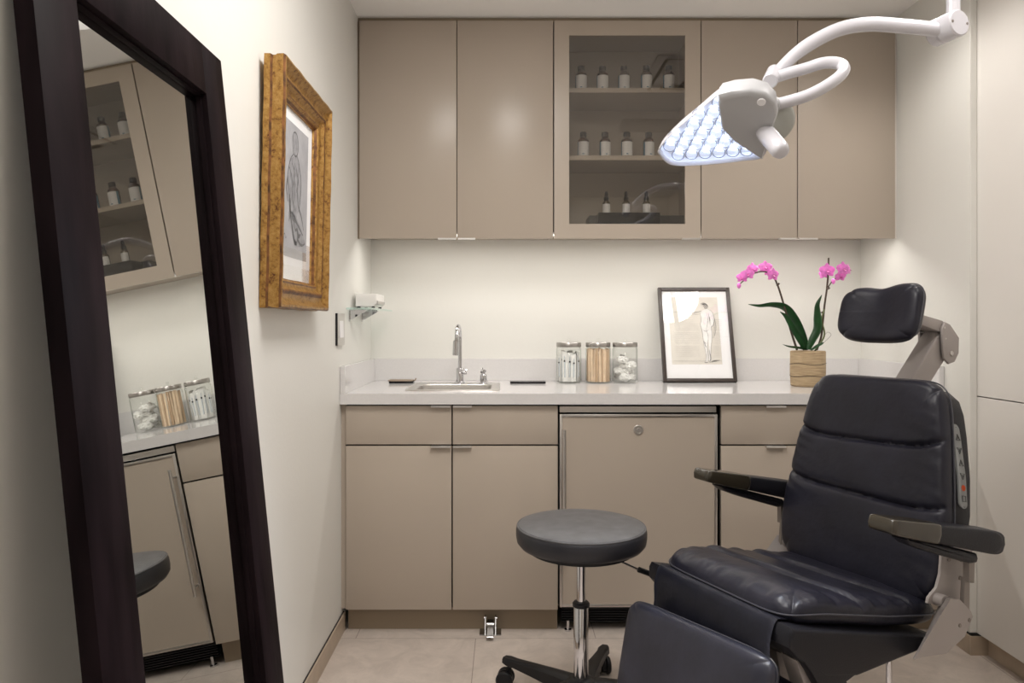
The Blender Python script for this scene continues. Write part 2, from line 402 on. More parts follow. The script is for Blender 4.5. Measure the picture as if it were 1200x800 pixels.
def dropper_bottle():
    t = thing('dropper_bottle', 'x', 'bottle', group='dropper bottles on the lowest cabinet shelf')
    b = nb(); lathe(b, [(.014, 0), (.0165, .0015), (.0165, .047), (.0150, .052), (.009, .057), (.008, .063), (0, .063)]); obj('glass_body', b, M['clearbottle'], t)
    b = nb(); lathe(b, [(.0105, .060), (.011, .061), (.011, .074), (.010, .075), (0, .075)]); obj('collar', b, M['black'], t, label='black ribbed collar')
    b = nb(); lathe(b, [(.0055, .075), (.0078, .079), (.0078, .090), (.0065, .097), (.004, .1), (0, .1005)]); obj('rubber_bulb', b, M['black'], t, label='black rubber bulb')
    b = nb(); vs = []
    for k in range(13):
        a = math.radians(-90-75+k*12.5); vs.append([b.verts.new((.0170*math.cos(a), .0170*math.sin(a), z)) for z in (.004, .043)])
    for i, j in zip(vs, vs[1:]): b.faces.new((i[0], j[0], j[1], i[1]))
    obj('paper_label', b, M['label'], t, label='white paper label'); return t
pr = dropper_bottle()
for i, x in enumerate((710.5, 733.7, 757.5)):
    o = pr if i == 0 else copy_tree(pr); o.location = ((x-CX)*3.29/F_PX, 3.29, 1.6855)
    o['label'] = 'small dropper bottle on the black box in the glass cabinet, %s of three' % ['left', 'middle', 'right'][i]
zf = zu0+.046
b = nb(); box(b, (.408, 3.245, zf), (.677, 3.345, 1.6855), .001, 1); tag(recenter(obj('display_box', b, M['blackgloss'])), 'glossy black box under the dropper bottles in the glass cabinet', 'box')
b = nb(); box(b, (.38, 3.36, zf), (.815, 3.50, 1.690), .002, 1); tag(recenter(obj('storage_box', b, M['darkgrey'])), 'wide dark grey box at the back behind the glossy black box', 'box')

# ------------------------------------------------------------------ counter and base cabinets
ZT, ZB = .931, .889
sx0, sx1, sy0, sy1 = -.375, -.05, 2.985, 3.26   # basin hole
b = nb()
box(b, (XL+.001, 2.85, ZB), (sx0, YB, ZT)); box(b, (sx1, 2.85, ZB), (XR-.001, YB, ZT)); box(b, (sx0, 2.85, ZB), (sx1, sy0, ZT)); box(b, (sx0, sy1, ZB), (sx1, YB, ZT))
bmesh.ops.remove_doubles(b, verts=b.verts, dist=1e-5)
t = thing('countertop', 'long white quartz countertop with upstand running wall to wall', 'countertop', (.526, 3.18, ZB)); off = -V(t.location)
bmesh.ops.translate(b, verts=b.verts, vec=off); obj('worktop', b, M['quartz'], t, smooth=False)
for nm, lo, hi in (('upstand', (XL+.021, YB-.020, ZT), (XR-.021, YB, 1.0355)), ('upstand', (XL+.001, 2.852, ZT), (XL+.021, YB, 1.0355)), ('upstand', (XR-.021, 2.852, ZT), (XR-.001, YB, 1.0355))):
    b = nb(); box(b, lo, hi, .0008, 1); bmesh.ops.translate(b, verts=b.verts, vec=off); obj(nm, b, M['quartz'], t)

DB = 2.870
def bx(x): return (x-CX)*DB/F_PX
def bz(y): return H-(y-CY)*DB/F_PX
def base_unit(label, x0, x1, cols):
    t = thing('base_cabinet', label, 'cabinet', ((x0+x1)/2, 3.19, 0)); off = -V(t.location)
    b = nb(); w = .018
    box(b, (x0, DB+.022, .095), (x0+w, YB-.003, ZB-.001)); box(b, (x1-w, DB+.022, .095), (x1, YB-.003, ZB-.001))
    box(b, (x0+w, DB+.022, .095), (x1-w, YB-.003, .113)); box(b, (x0+w, YB-.012, .113), (x1-w, YB-.003, ZB-.001))
    box(b, (x0+w, DB+.023, .74), (x1-w, DB+.04, ZB-.001))
    bmesh.ops.translate(b, verts=b.verts, vec=off); obj('body', b, M['gap'], t)
    b = nb(); box(b, (x0, DB+.05, 0), (x1, DB+.066, .095)); bmesh.ops.translate(b, verts=b.verts, vec=off); obj('kick_board', b, M['kick'], t, label='darker brown kick board')
    for (a, c, side) in cols:
        for kind, z0, z1 in (('drawer', bz(520.6), bz(475.4)), ('door', bz(714.3), bz(522.4))):
            b = nb(); box(b, (a, DB, z0), (c, DB+.020, z1), .0012, 2); bmesh.ops.translate(b, verts=b.verts, vec=off); d = obj(kind, b, M['taupe'], t)
            if side == 'r': p0, p1 = c-.078, c-.002
            elif side == 'l': p0, p1 = a+.002, a+.074
            else: p0, p1 = (a+c)/2-.038, (a+c)/2+.038
            b = nb(); box(b, (p0, DB-.013, z1), (p1, DB+.012, z1+.0022), .0004, 1); box(b, (p0, DB-.015, z1-.0055), (p1, DB-.0125, z1+.0022), .0004, 1)
            bmesh.ops.translate(b, verts=b.verts, vec=off); obj('pull', b, M['alu'], d, label='satin metal edge pull')
    return t
base_unit('taupe base cabinet under the sink with two doors and two drawers', bx(405), bx(654), [(bx(405.3), bx(529), 'r'), (bx(530.6), bx(653.6), 'l')])
base_unit('taupe base cabinet behind the exam chair, right of the undercounter fridge', bx(845), XR-.004, [(bx(845.3), bx(971.5), 'm'), (bx(973), XR-.008, 'm')])
b = nb(); box(b, (XL, DB+.012, .095), (bx(404.6), DB+.03, ZB)); struct('trim_10', b, M['taupe'])

# undercounter fridge
fx0, fx1 = bx(655.8), bx(840.6)
t = thing('undercounter_fridge', 'taupe-fronted undercounter fridge with steel edging and round lock', 'fridge', ((fx0+fx1)/2, 3.19, 0)); off = -V(t.location)
def P(nm, bm, m, par=None, **k):
    bmesh.ops.translate(bm, verts=bm.verts, vec=off); return obj(nm, bm, m, par or t, **k)
b = nb(); box(b, (fx0-.003, DB+.035, .10), (fx1+.009, YB-.02, ZB-.004)); P('body', b, M['gap'])
b = nb(); box(b, (fx0, DB+.004, bz(483.2)), (fx1-.003, DB+.035, bz(476)), .001, 1); P('top_rail', b, M['steel'])
fz0, fz1 = bz(711), bz(485.2)
b = nb(); box(b, (fx0+.010, DB+.001, fz0+.009), (fx1-.010, DB+.03, fz1-.009)); dr = P('door', b, M['taupe'])
b = nb(); e = .011
for lo, hi in (((fx0, fz0), (fx0+e, fz1)), ((fx1-e, fz0), (fx1, fz1)), ((fx0+e, fz0), (fx1-e, fz0+e)), ((fx0+e, fz1-e), (fx1-e, fz1))):
    box(b, (lo[0], DB-.003, lo[1]), (hi[0], DB+.032, hi[1]), .0015, 2)
P('edge_frame', b, M['steel'], dr)
b = nb(); lx, lz = bx(748), bz(503.5); lathe(b, [(.0195, 0), (.0195, .003), (.017, .0055), (.013, .0055), (.012, .003), (.008, .003), (.007, .006), (0, .006)], (lx, DB+.001, lz), (0, -1, 0), 32)
box(b, (lx-.001, DB-.0062, lz-.004), (lx+.001, DB-.0045, lz+.004)); P('lock', b, M['steel'], dr)
b = nb(); hx = fx0+.016; cyl(b, (hx, DB-.038, bz(502)), (hx, DB-.038, bz(652)), .006); 
for z in (bz(512), bz(642)): cyl(b, (hx, DB-.038, z), (hx, DB-.001, z), .004)
P('handle', b, M['steel'], dr)
b = nb(); box(b, (fx0+.012, DB+.058, .025), (fx1-.01, DB+.07, .098))
for k in range(7): box(b, (fx0+.012, DB+.045, .030+k*.0095), (fx1-.01, DB+.0585, .0345+k*.0095))
P('toe_grille', b, M['black'])
for x in (fx0+.035, fx1-.035):
    b = nb(); lathe(b, [(.014, 0), (.014, .006), (.006, .008), (.006, .04)], (x, DB+.035, 0)); P('levelling_foot', b, M['chrome'])

# sink
t = thing('sink', 'small rectangular stainless steel drop-in sink in the countertop', 'sink', (-.2125, 3.15, ZT)); off = -V(t.location)
ox0, ox1, oy0, oy1 = -.403, -.022, 2.957, 3.345
def rrect(x0, x1, y0, y1, r, z, n=6):
    o = []
    for cx, cy, a0 in ((x1-r, y1-r, 0), (x0+r, y1-r, 90), (x0+r, y0+r, 180), (x1-r, y0+r, 270)):
        for k in range(n+1):
            a = math.radians(a0+90*k/n); o.append(V((cx+r*math.cos(a), cy+r*math.sin(a), z)))
    return o
def loft(bm, loops, cap0=False, cap1=False):
    L = [[bm.verts.new(p) for p in l] for l in loops]; n = len(L[0])
    for a, c in zip(L, L[1:]):
        for k in range(n): bm.faces.new((a[k], a[(k+1) % n], c[(k+1) % n], c[k]))
    if cap0: bm.faces.new(L[0][::-1])
    if cap1: bm.faces.new(L[-1])
b = nb(); hx0, hx1, hy0, hy1 = sx0+.008, sx1-.008, sy0+.006, sy1-.008
loft(b, [rrect(ox0, ox1, oy0, oy1, .03, ZT), rrect(ox0+.001, ox1-.001, oy0+.001, oy1-.001, .03, ZT+.004), rrect(ox0+.006, ox1-.006, oy0+.006, oy1-.006, .028, ZT+.005),
         rrect(hx0, hx1, hy0, hy1, .04, ZT+.0035), rrect(hx0+.003, hx1-.003, hy0+.003, hy1-.003, .038, ZT+.0005)]); P('rim', b, M['steel'])
b = nb(); loft(b, [rrect(hx0+.003, hx1-.003, hy0+.003, hy1-.003, .038, ZT+.0005), rrect(hx0+.006, hx1-.006, hy0+.006, hy1-.006, .036, ZT-.02), rrect(hx0+.012, hx1-.012, hy0+.012, hy1-.012, .05, ZT-.14), rrect(hx0+.04, hx1-.04, hy0+.04, hy1-.04, .04, ZT-.155)], cap1=True)
P('basin', b, M['steel'])
b = nb(); lathe(b, [(.03, 0), (.03, .002), (.02, .001), (0, .001)], (-.2125, 3.12, ZT-.154)); P('drain', b, M['chrome'])
# faucet, on the sink deck
dk = 3.305; zr = ZT+.004
fxx = (539-CX)*dk/F_PX
t = thing('faucet', 'tall chrome gooseneck faucet behind the sink', 'faucet', (fxx, dk, zr)); off = V((0, 0, 0))
b = nb(); lathe(b, [(.024, 0), (.025, .001), (.024, .005), (.0165, .007), (.0165, .066), (.015, .068), (0, .068)]); obj('base', b, M['chrome'], t)
b = nb(); path = [(0, 0, .066), (0, 0, .19)]; R = .055
for k in range(13):
    a = PI*k/12; path.append((-.004*(1-math.cos(a)), -R+R*math.cos(a), .20+R*math.sin(a)))
path.append((-.010, -2*R, .18)); tube(b, path, .0085, 16); obj('neck', b, M['chrome'], t)
b = nb(); cyl(b, (-.010, -2*R, .192), (-.013, -2*R-.006, .128), .0125, 20, .002); obj('spray_head', b, M['chrome'], t)
b = nb(); cyl(b, (.015, 0, .045), (.030, 0, .045), .008); cyl(b, (.027, 0, .045), (.03, -.045, .062), .0035); obj('lever', b, M['chrome'], t)
t = thing('soap_dispenser', 'short chrome pump right of the tall faucet', 'soap dispenser', ((566.5-CX)*dk/F_PX, dk, zr))
b = nb(); lathe(b, [(.024, 0), (.024, .002), (.020, .004), (.014, .006), (.0155, .012), (.0155, .034), (.013, .040), (.008, .042), (0, .042)]); obj('collar', b, M['chrome'], t)
b = nb(); lathe(b, [(.008, .042), (.008, .048), (.0135, .050), (.0135, .058), (.010, .061), (0, .061)]); tube(b, spline([(0, 0, .055), (-.004, -.02, .058), (-.008, -.045, .052)]), .0045, 10)
cyl(b, (-.004, 0, .06), (-.004, 0, .069), .003); obj('pump_head', b, M['chrome'], t)

# foot pedal of the tap
t = thing('foot_pedal', 'chrome foot pedal on the floor in front of the sink cabinet', 'foot pedal', (-.057, 2.875, 0))
b = nb(); box(b, (-.042, -.02, 0), (.042, .035, .005), .001); obj('base_plate', b, M['pedal'], t)
for s in (-1, 1):
    b = nb(); prism(b, [(s*.020-.002, -.028, .004), (s*.020-.002, .03, .004), (s*.020-.002, .03, .062), (s*.020-.002, .006, .062)], (.004, 0, 0), .0005, 1)
    cyl(b, (s*.016, .015, .054), (s*.027, .015, .054), .005); obj('side_bracket', b, M['pedal'], t)
b = nb(); prism(b, [(-.013, -.075, .016), (-.013, -.070, .021), (-.013, .02, .048), (-.013, .02, .042), (-.013, -.06, .016)], (.026, 0, 0), .001, 1)
lathe(b, [(.011, -.014), (.011, .014)], (0, -.005, .036), (1, 0, 0), 18); obj('pedal', b, M['pedal'], t)

# flat trays on the counter
zt = ZT
t = thing('tablet_tray', 'slim dark tray with tan top on the counter left of the sink', 'tray', (-.468, 3.37, zt))
b = nb(); box(b, (-.056, -.03, 0), (.054, .03, .009), .003); obj('tray_base', b, M['blackgloss'], t)
b = nb(); box(b, (-.060, -.033, .009), (.050, .033, .015), .003); tube(b, spline([(.045, 0, .012), (.058, 0, .013), (.064, 0, .022)]), .003, 8); obj('tray_top', b, M['tan'], t, label='tan leather top')
b = nb(); box(b, (.022, 3.325, zt), (.182, 3.40, zt+.009), .003); tag(recenter(obj('flat_tray', b, M['blackgloss'])), 'flat dark tray on the counter right of the sink', 'tray')

# ------------------------------------------------------------------ glass jars
def jar(x, label, fill):
    t = thing('glass_jar', label, 'jar', ((x-CX)*3.385/F_PX, 3.385, ZT), group='lidded glass jars on the counter')
    b = nb(); lathe(b, [(0, .001), (.054, .001), (.0575, .006), (.0575, .155), (.053, .163), (.053, .167), (.0515, .167), (.0515, .162), (.0555, .154), (.0555, .010), (.052, .006), (0, .005)], seg=40, close=False)
    obj('glass_body', b, M['glass'], t)
    b = nb(); lathe(b, [(.0545, .163), (.0565, .164), (.0565, .181), (.0545, .184), (.012, .185), (0, .185)], seg=40); ld = obj('lid', b, M['lid'], t, label='brushed steel lid')
    b = nb(); lathe(b, [(.004, .185), (.004, .191), (.007, .195), (.007, .200), (.004, .203), (0, .203)], seg=16); obj('knob', b, M['glass'], ld)
    fill(t); return t
def sticks(t):
    for k in range(34):
        a = random.uniform(0, 2*PI); r = math.sqrt(random.random())*.044
        if k < 18: a = -PI/2+(k-8.5)*.19+random.uniform(-.04, .04); r = .047+.002*(k % 2)
        x, y = r*math.cos(a), r*math.sin(a); b = nb(); ln = random.uniform(.145, .153); yaw = random.uniform(-.7, .7); ti = random.uniform(-.04, .04)
        w = (.0030, .0052, .0038, .0062)[k % 4]
        m = Matrix.Translation((x, y, .0065)) @ Matrix.Rotation(yaw, 4, 'Z') @ Matrix.Rotation(ti if k >= 18 else ti*.4, 4, 'Y')
        box(b, (-w, -.0009, 0), (w, .0009, ln), .0008, 1, m); o = obj('wooden_stick', b, M['wood2' if k % 3 == 1 else 'wood'])
        w0 = t.location; o.location = w0
        tag(o, 'wooden tongue depressor standing in the middle jar', 'stick', 'wooden sticks in the middle jar')
def syringes(t):
    for k in range(14):
        a = -PI/2+(k-6)*.45; r = .041 if k % 2 else .034
        x, y = r*math.cos(a), r*math.sin(a)
        m = Matrix.Translation((x, y, .0068)) @ Matrix.Rotation(a+PI/2, 4, 'Z') @ Matrix.Rotation(random.uniform(-.06, .06), 4, 'Y')
        s = thing('wrapped_syringe', 'plastic-wrapped syringe standing in the left jar', 'syringe', t.location, group='wrapped syringes in the left jar')
        b = nb(); h = random.uniform(.12, .148); box(b, (-.0125, -.0012, 0), (.0125, .0012, h), .001, 1, m); obj('wrapper', b, M['cotton'], s)
        b = nb(); cyl(b, m @ V((0, -.0035, .02)), m @ V((0, -.0035, h*.72)), .0034, 10); cyl(b, m @ V((0, -.0035, h*.72)), m @ V((0, -.0035, h*.86)), .0018, 8); obj('barrel', b, M['syr'], s)
        b = nb(); cyl(b, m @ V((0, -.0040, h*.66)), m @ V((0, -.0040, h*.72)), .0036, 10); obj('plunger_seal', b, M['black'], s)
M['syr'] = mat('syringe plastic', (.62, .66, .70), .2)
def cotton(t):
    for k in range(14):
        a = k*2.25; r = .029 if k % 5 else .003; z = .026+.027*(k//4)
        b = nb(); bmesh.ops.create_icosphere(b, subdivisions=4, radius=1)
        for v in b.verts:
            n = v.co.normalized(); f = 1+.35*nz(2.2*n.x+k, 2.2*n.y, 2.2*n.z)+.12*nz(6*n.x+k, 6*n.y, 6*n.z)
            v.co = V((n.x*.0255*f, n.y*.0255*f, n.z*.0175*f))
            v.co += V((r*math.cos(a), r*math.sin(a), z))
            q = math.hypot(v.co.x, v.co.y)
            if q > .0545: v.co.x *= .0545/q; v.co.y *= .0545/q
            v.co.z = max(v.co.z, .0065)
        o = obj('gauze_pad', b, M['cotton']); o.location = t.location
        tag(o, 'crumpled white gauze piece inside the right-hand jar', 'gauze', 'white gauze in the right jar')
jar(666.5, 'lidded glass jar of wrapped syringes, nearest the sink', syringes)
jar(700.8, 'lidded glass jar full of wooden sticks, middle of the three', sticks)
jar(732.3, 'lidded glass jar of white gauze, nearest the leaning picture', cotton)

# ------------------------------------------------------------------ drawings
def ribbon(bm, pts, w, T, n=7, lift=0):
    q = spline([V((p[0], p[1], 0)) for p in pts], n); m = len(q); L = []
    for i, p in enumerate(q):
        d = (q[min(i+1, m-1)]-q[max(i-1, 0)]); d = V((-d.y, d.x, 0)); d = d.normalized() if d.length > 0 else V((1, 0, 0))
        s = w*(.35+.65*math.sin(PI*min(max(i/(m-1), .05), .95)))/2
        L.append((bm.verts.new(T(p+d*s, lift)), bm.verts.new(T(p-d*s, lift))))
    for a, c in zip(L, L[1:]): bm.faces.new((a[0], c[0], c[1], a[1]))

def framed(T, w, h, bw):   # helper rectangle ring in (u,v,z) space
    pass

# leaning picture on the counter
pw, ph = .335, .452
p0 = V((.719, 3.385, ZT)); th = math.atan2(.125, .435)
t = thing('framed_drawing', 'dark-framed figure drawing leaning on the wall behind the countertop', 'picture', p0+V((pw/2, 0, 0)))
RX = Matrix.Rotation(-th, 4, 'X')
def T1(p, lift=0): return RX @ V((p.x-pw/2, -.012-lift, p.y))
def Bx(bm, u0, u1, v0, v1, y0, y1, bev=.0015): box(bm, (u0-pw/2, y0, v0), (u1-pw/2, y1, v1), bev, 2, RX)
b = nb(); fw = .0165
Bx(b, 0, fw, 0, ph, -.020, 0); Bx(b, pw-fw, pw, 0, ph, -.020, 0); Bx(b, fw, pw-fw, 0, fw, -.020, 0); Bx(b, fw, pw-fw, ph-fw, ph, -.020, 0)
obj('frame', b, M['darkframe'], t)
b = nb(); Bx(b, fw, pw-fw, fw, ph-fw, -.011, -.004, 0); obj('mat_board', b, M['paper'], t)
b = nb(); Bx(b, .045, .275, .083, .405, -.0116, -.0111, 0); pg = obj('page', b, M['cream'], t, label='cream printed page')
def g(x, y):  # zoom pixel of the drawing -> frame coordinates
    return ((x-72)/ (1.425*1000), 0)
def G(x, y):
    # bilinear from traced corners of the outer frame in the close-up
    v = (722-y)/(722-66.0); lx = 92+(60-92)*v; rx = 587+(542-587)*v
    return ((x-lx)/(rx-lx)*pw, v*ph)
def GP(l): return [G(*p) for p in l]
b = nb()
body = GP([(352, 232), (372, 222), (395, 218), (420, 232), (434, 258), (440, 300), (430, 335), (420, 345), (424, 400), (420, 450), (414, 520), (416, 575), (402, 584), (398, 520), (400, 470), (396, 430), (392, 480), (396, 540), (398, 580), (376, 586), (382, 540), (370, 480), (362, 420), (356, 370), (346, 330), (352, 290), (346, 255)])
b.faces.new([b.verts.new(T1(V((*p, 0)), .0002)) for p in body]); obj('drawn_figure', b, M['figwhite'], t, label='pale nude figure seen from behind')
b = nb()
for l, w in (([(352, 232), (346, 255), (352, 290), (346, 330), (356, 370), (362, 420), (370, 480), (382, 540), (376, 586)], .0013),
             ([(395, 218), (420, 232), (434, 258), (440, 300), (430, 335), (420, 345), (424, 400), (420, 450), (414, 520), (416, 575)], .0016),
             ([(396, 430), (392, 480), (396, 540), (398, 584)], .0013), ([(384, 366), (396, 400), (398, 440)], .0014), ([(366, 368), (384, 374), (402, 362)], .0018),
             ([(434, 258), (444, 300), (450, 345), (444, 390), (434, 420)], .0016), ([(426, 262), (434, 300), (440, 350), (434, 400), (430, 422)], .0013),
             ([(388, 240), (396, 290), (390, 340), (384, 366)], .0012), ([(400, 250), (408, 290), (412, 330)], .0022), ([(404, 268), (412, 300)], .0028),
             ([(368, 440), (378, 476), (386, 486)], .0026), ([(402, 500), (412, 560), (404, 586)], .0026), ([(352, 232), (320, 240), (280, 246), (240, 250), (210, 236)], .0030),
             ([(262, 244), (230, 236), (204, 232)], .0024), ([(210, 236), (185, 238), (168, 243)], .0016), ([(340, 256), (300, 254), (270, 252)], .0012),
             ([(345, 182), (360, 176), (378, 178), (392, 190), (396, 206), (388, 216)], .0030), ([(352, 186), (372, 188), (386, 204), (384, 216)], .0034), ([(360, 182), (382, 184), (394, 200)], .0034), ([(366, 194), (376, 206), (380, 218)], .0028),
             ([(416, 582), (440, 576), (476, 574)], .0030), ([(404, 588), (430, 584), (456, 580)], .0020), ([(396, 588), (376, 590), (370, 586)], .0024), ([(372, 452), (382, 460)], .002)):
    ribbon(b, GP(l), w, T1, 6, .0006)
obj('pencil_lines', b, M['pencil'], t, smooth=False)
b = nb()
for k in range(27):
    y = 292+k*10.3; x0 = 170+k*.3
    if k % 9 == 8: continue
    ribbon(b, GP([(x0, y), (x0+60, y), (340 if k > 2 else 300, y+1)]), .0007, T1, 1, .0003)
    ribbon(b, GP([(430, y+1), (462, y+1), (488, y+2)]), .0007, T1, 1, .0003)
ribbon(b, GP([(190, 272), (230, 272), (262, 270)]), .0022, T1, 2, .0003); ribbon(b, GP([(165, 578), (300, 580), (490, 578)]), .0012, T1, 2, .0003)
for x in (180, 210, 240, 270): ribbon(b, GP([(x, 190), (x+1, 170)]), .0008, T1, 1, .0003)
obj('printed_text', b, M['pencil_l'], t, smooth=False)
b = nb(); Bx(b, fw, pw-fw, fw, ph-fw, -.0150, -.0132, 0); obj('picture_glass', b, M['picglass'], t)

# gilt frame on the left wall
gy0, gy1, gz0, gz1 = 1.915, 2.435, 1.240, 1.896
gw, gh = gy1-gy0, gz1-gz0
lean = .013/gh
t = thing('gilt_framed_drawing', 'figure sketch in a worn gilt frame on the left wall', 'picture', (XL, (gy0+gy1)/2, gz0))
def T2(u, v, h): return V((h+.0015+lean*v, u-gw/2, v))     # u along the wall, v up, h off the wall
prof = [(0, 0), (0, .016), (.003, .022), (.003, .028), (.0005, .034), (0, .050), (.003, .056), (.009, .057), (.014, .052), (.019, .044), (.030, .038), (.040, .040), (.047, .045), (.052, .043), (.056, .036), (.062, .032), (.070, .030), (.075, .031), (.080, .026), (.084, .018), (.086, .010), (.086, 0)]
b = nb(); rings = []
for u, h in prof:
    rings.append([b.verts.new(T2(*p, h)) for p in ((u, u), (gw-u, u), (gw-u, gh-u), (u, gh-u))])
for ri, (a, c) in enumerate(zip(rings, rings[1:]+rings[:1])):
    for k in range(4):
        f = b.faces.new((a[k], a[(k+1) % 4], c[(k+1) % 4], c[k])); f.material_index = 1 if ri in (1, 5, 11, 12, 16, 18) else 0
bmesh.ops.subdivide_edges(b, edges=[e for e in b.edges if e.calc_length() > .2], cuts=24, use_grid_fill=True)
for v in b.verts:
    v.co.x += .0007*math.sin(v.co.y*61+v.co.z*43); v.co.z += .0005*math.sin(v.co.y*37)
obj('gilt_frame', b, [M['gold'], M['bole']], t, ang=45)
b = nb(); i = .084; b.faces.new([b.verts.new(T2(*p, .012)) for p in ((i, i), (gw-i, i), (gw-i, gh-i), (i, gh-i))]); obj('mat_board', b, M['paper'], t)
b = nb(); b.faces.new([b.verts.new(T2(*p, .0125)) for p in ((.125, .150), (gw-.128, .150), (gw-.128, gh-.120), (.125, gh-.120))]); obj('sketch_paper', b, M['greypaper'], t, label='grey sketch paper')
b = nb(); W0, H0 = gw-.253, gh-.27
def S2(p, lift=0): return T2(.125+p.x*W0, .150+p.y*H0, .0128+lift)
for l, w in (([(.36, .90), (.42, .94), (.52, .94), (.58, .88), (.56, .80), (.48, .77), (.40, .80), (.36, .90)], .018), ([(.42, .78), (.30, .72), (.22, .60), (.26, .48), (.30, .36), (.28, .26)], .022),
             ([(.54, .79), (.64, .72), (.72, .60), (.70, .46), (.64, .36)], .022), ([(.48, .76), (.44, .60), (.46, .44), (.42, .30)], .02), ([(.26, .66), (.38, .58), (.40, .44), (.52, .36)], .022),
             ([(.34, .52), (.30, .40), (.40, .30), (.56, .28), (.70, .24), (.84, .20)], .026), ([(.62, .70), (.58, .56), (.62, .42), (.76, .34), (.86, .24)], .022), ([(.30, .36), (.42, .22), (.50, .14), (.60, .12), (.64, .2)], .03),
             ([(.46, .30), (.52, .22), (.60, .22), (.66, .14), (.80, .12), (.92, .14)], .026), ([(.22, .60), (.18, .50), (.24, .40)], .03), ([(.52, .68), (.60, .60), (.54, .50)], .02), ([(.36, .70), (.46, .64), (.40, .52)], .02),
             ([(.10, .14), (.14, .16), (.18, .13), (.22, .15)], .008), ([(.60, .24), (.66, .18), (.74, .20)], .034), ([(.28, .46), (.34, .38), (.32, .28)], .034), ([(.44, .20), (.52, .12), (.62, .13)], .034)):
    ribbon(b, l, w, S2, 6, .0003)
obj('charcoal_lines', b, M['charcoal'], t, smooth=False)
b = nb()
for q in ([(.30, .72), (.46, .77), (.60, .76), (.70, .60), (.64, .40), (.52, .28), (.36, .34), (.26, .50)], [(.30, .36), (.60, .30), (.84, .20), (.92, .13), (.60, .10), (.44, .16)], [(.42, .94), (.54, .94), (.57, .86), (.50, .78), (.40, .80), (.36, .88)]):
    b.faces.new([b.verts.new(S2(p, .0001)) for p in spline([V((*p, 0)) for p in q+q[:1]], 5)[:-1]])
obj('charcoal_shading', b, M['smudge'], t, smooth=False)
b = nb(); box(b, (.0160, -gw/2+.083, .083), (.0175, gw/2-.083, gh-.083)); obj('picture_glass', b, M['picglass'], t)

# ------------------------------------------------------------------ leaning mirror
mth = math.atan(.1015); my0, my1 = .936, 1.596; ML = 1.763/math.cos(mth)
t = thing('leaning_mirror', 'tall espresso wood framed mirror leaning on the left wall', 'mirror', (-.432, (my0+my1)/2, 0))
RM = Matrix.Rotation(-mth, 4, 'Y')    # face plane x=0 leaning to -x with height
hw = (my1-my0)/2; TH = .0262; fw = .103
def MB(bm, y0, y1, z0, z1, x0, x1, bev=.0012): box(bm, (x0, y0, z0), (x1, y1, z1), bev, 2, RM)
b = nb(); MB(b, -hw, -hw+fw, .003, ML, -TH, 0); MB(b, hw-fw, hw, .003, ML, -TH, 0); MB(b, -hw+fw, hw-fw, .003, fw, -TH, 0); MB(b, -hw+fw, hw-fw, ML-fw, ML, -TH, 0)
fr = obj('frame', b, M['espresso'], t)
b = nb(); k = .0035      # inner bead, stepped down from the face
for y0, y1, z0, z1 in ((-hw+fw, -hw+fw+k, fw, ML-fw), (hw-fw-k, hw-fw, fw, ML-fw), (-hw+fw+k, hw-fw-k, fw, fw+k), (-hw+fw+k, hw-fw-k, ML-fw-k, ML-fw)):
    MB(b, y0, y1, z0, z1, -.0225, -.011, .0006)
obj('inner_bead', b, M['espresso'], fr)
b = nb(); MB(b, -hw+fw, hw-fw, fw, ML-fw, -.026, -.0225, 0); obj('mirror_glass', b, M['mirror'], t, smooth=False)

# ------------------------------------------------------------------ switch, wall shelf and box
t = thing('light_switch', 'metal-plated wall switch beside the gilt frame', 'light switch', (XL, 2.84, 1.1165))
b = nb(); box(b, (0, -.060, 0), (.0075, .060, .122), .0008, 1); obj('back_box', b, M['black'], t)
b = nb(); box(b, (.0078, -.058, 0), (.0095, .060, .122), .0005, 1); obj('face_plate', b, M['steel'], t)
b = nb(); prism(b, [(.0095, -.030, .030), (.0125, -.030, .030), (.0105, -.030, .094), (.0095, -.030, .094)], (0, .060, 0), .0005, 1); obj('rocker', b, M['white'], t, label='white rocker')
zs = 1.2565
t = thing('glass_shelf', 'small glass shelf on chrome brackets at the left wall', 'shelf', (XL, 3.2, zs-.05))
b = nb(); prism(b, [(XL+.001, 2.965, zs), (-.545, 2.965, zs), (-.528, 2.985, zs), (-.528, 3.47, zs), (XL+.001, 3.47, zs)], (0, 0, .007)); bmesh.ops.translate(b, verts=b.verts, vec=-V(t.location)); obj('glass_plate', b, M['shelfglass'], t)
for y in (3.03, 3.30):
    b = nb(); prism(b, [(0, y-3.2-.004, .049), (.068, y-3.2-.004, .049), (.066, y-3.2-.004, .043), (.012, y-3.2-.004, .012), (0, y-3.2-.004, .008)], (0, .008, 0), .0006, 1)
    box(b, (0, y-3.2-.012, .002), (.003, y-3.2+.012, .049)); box(b, (0, y-3.2-.011, .046), (.070, y-3.2+.011, .0495), .0006, 1); obj('bracket', b, M['chrome'], t)
dv = thing('tissue_dispenser', 'white rectangular device resting on the glass wall shelf', 'device', (-.575, 3.17, zs+.007))
b = nb(); zz = .008
prism(b, [(-.046, -.09, zz), (.028, -.09, zz), (.040, -.09, zz+.012), (.040, -.09, .060), (-.046, -.09, .063)], (0, .20, 0), .003, 2); obj('casing', b, M['soap'], dv)
b = nb(); prism(b, [(.040, -.08, zz+.008), (.044, -.08, zz+.010), (.046, -.08, .030), (.040, -.08, .032)], (0, .18, 0), .001, 1); obj('front_lip', b, M['steel'], dv, label='grey metal lip')
for x in (-.035, .025):
    for y in (-.075, .09):
        b = nb(); lathe(b, [(.007, 0), (.007, .008)], (x, y, 0)); obj('rubber_foot', b, M['black'], dv)

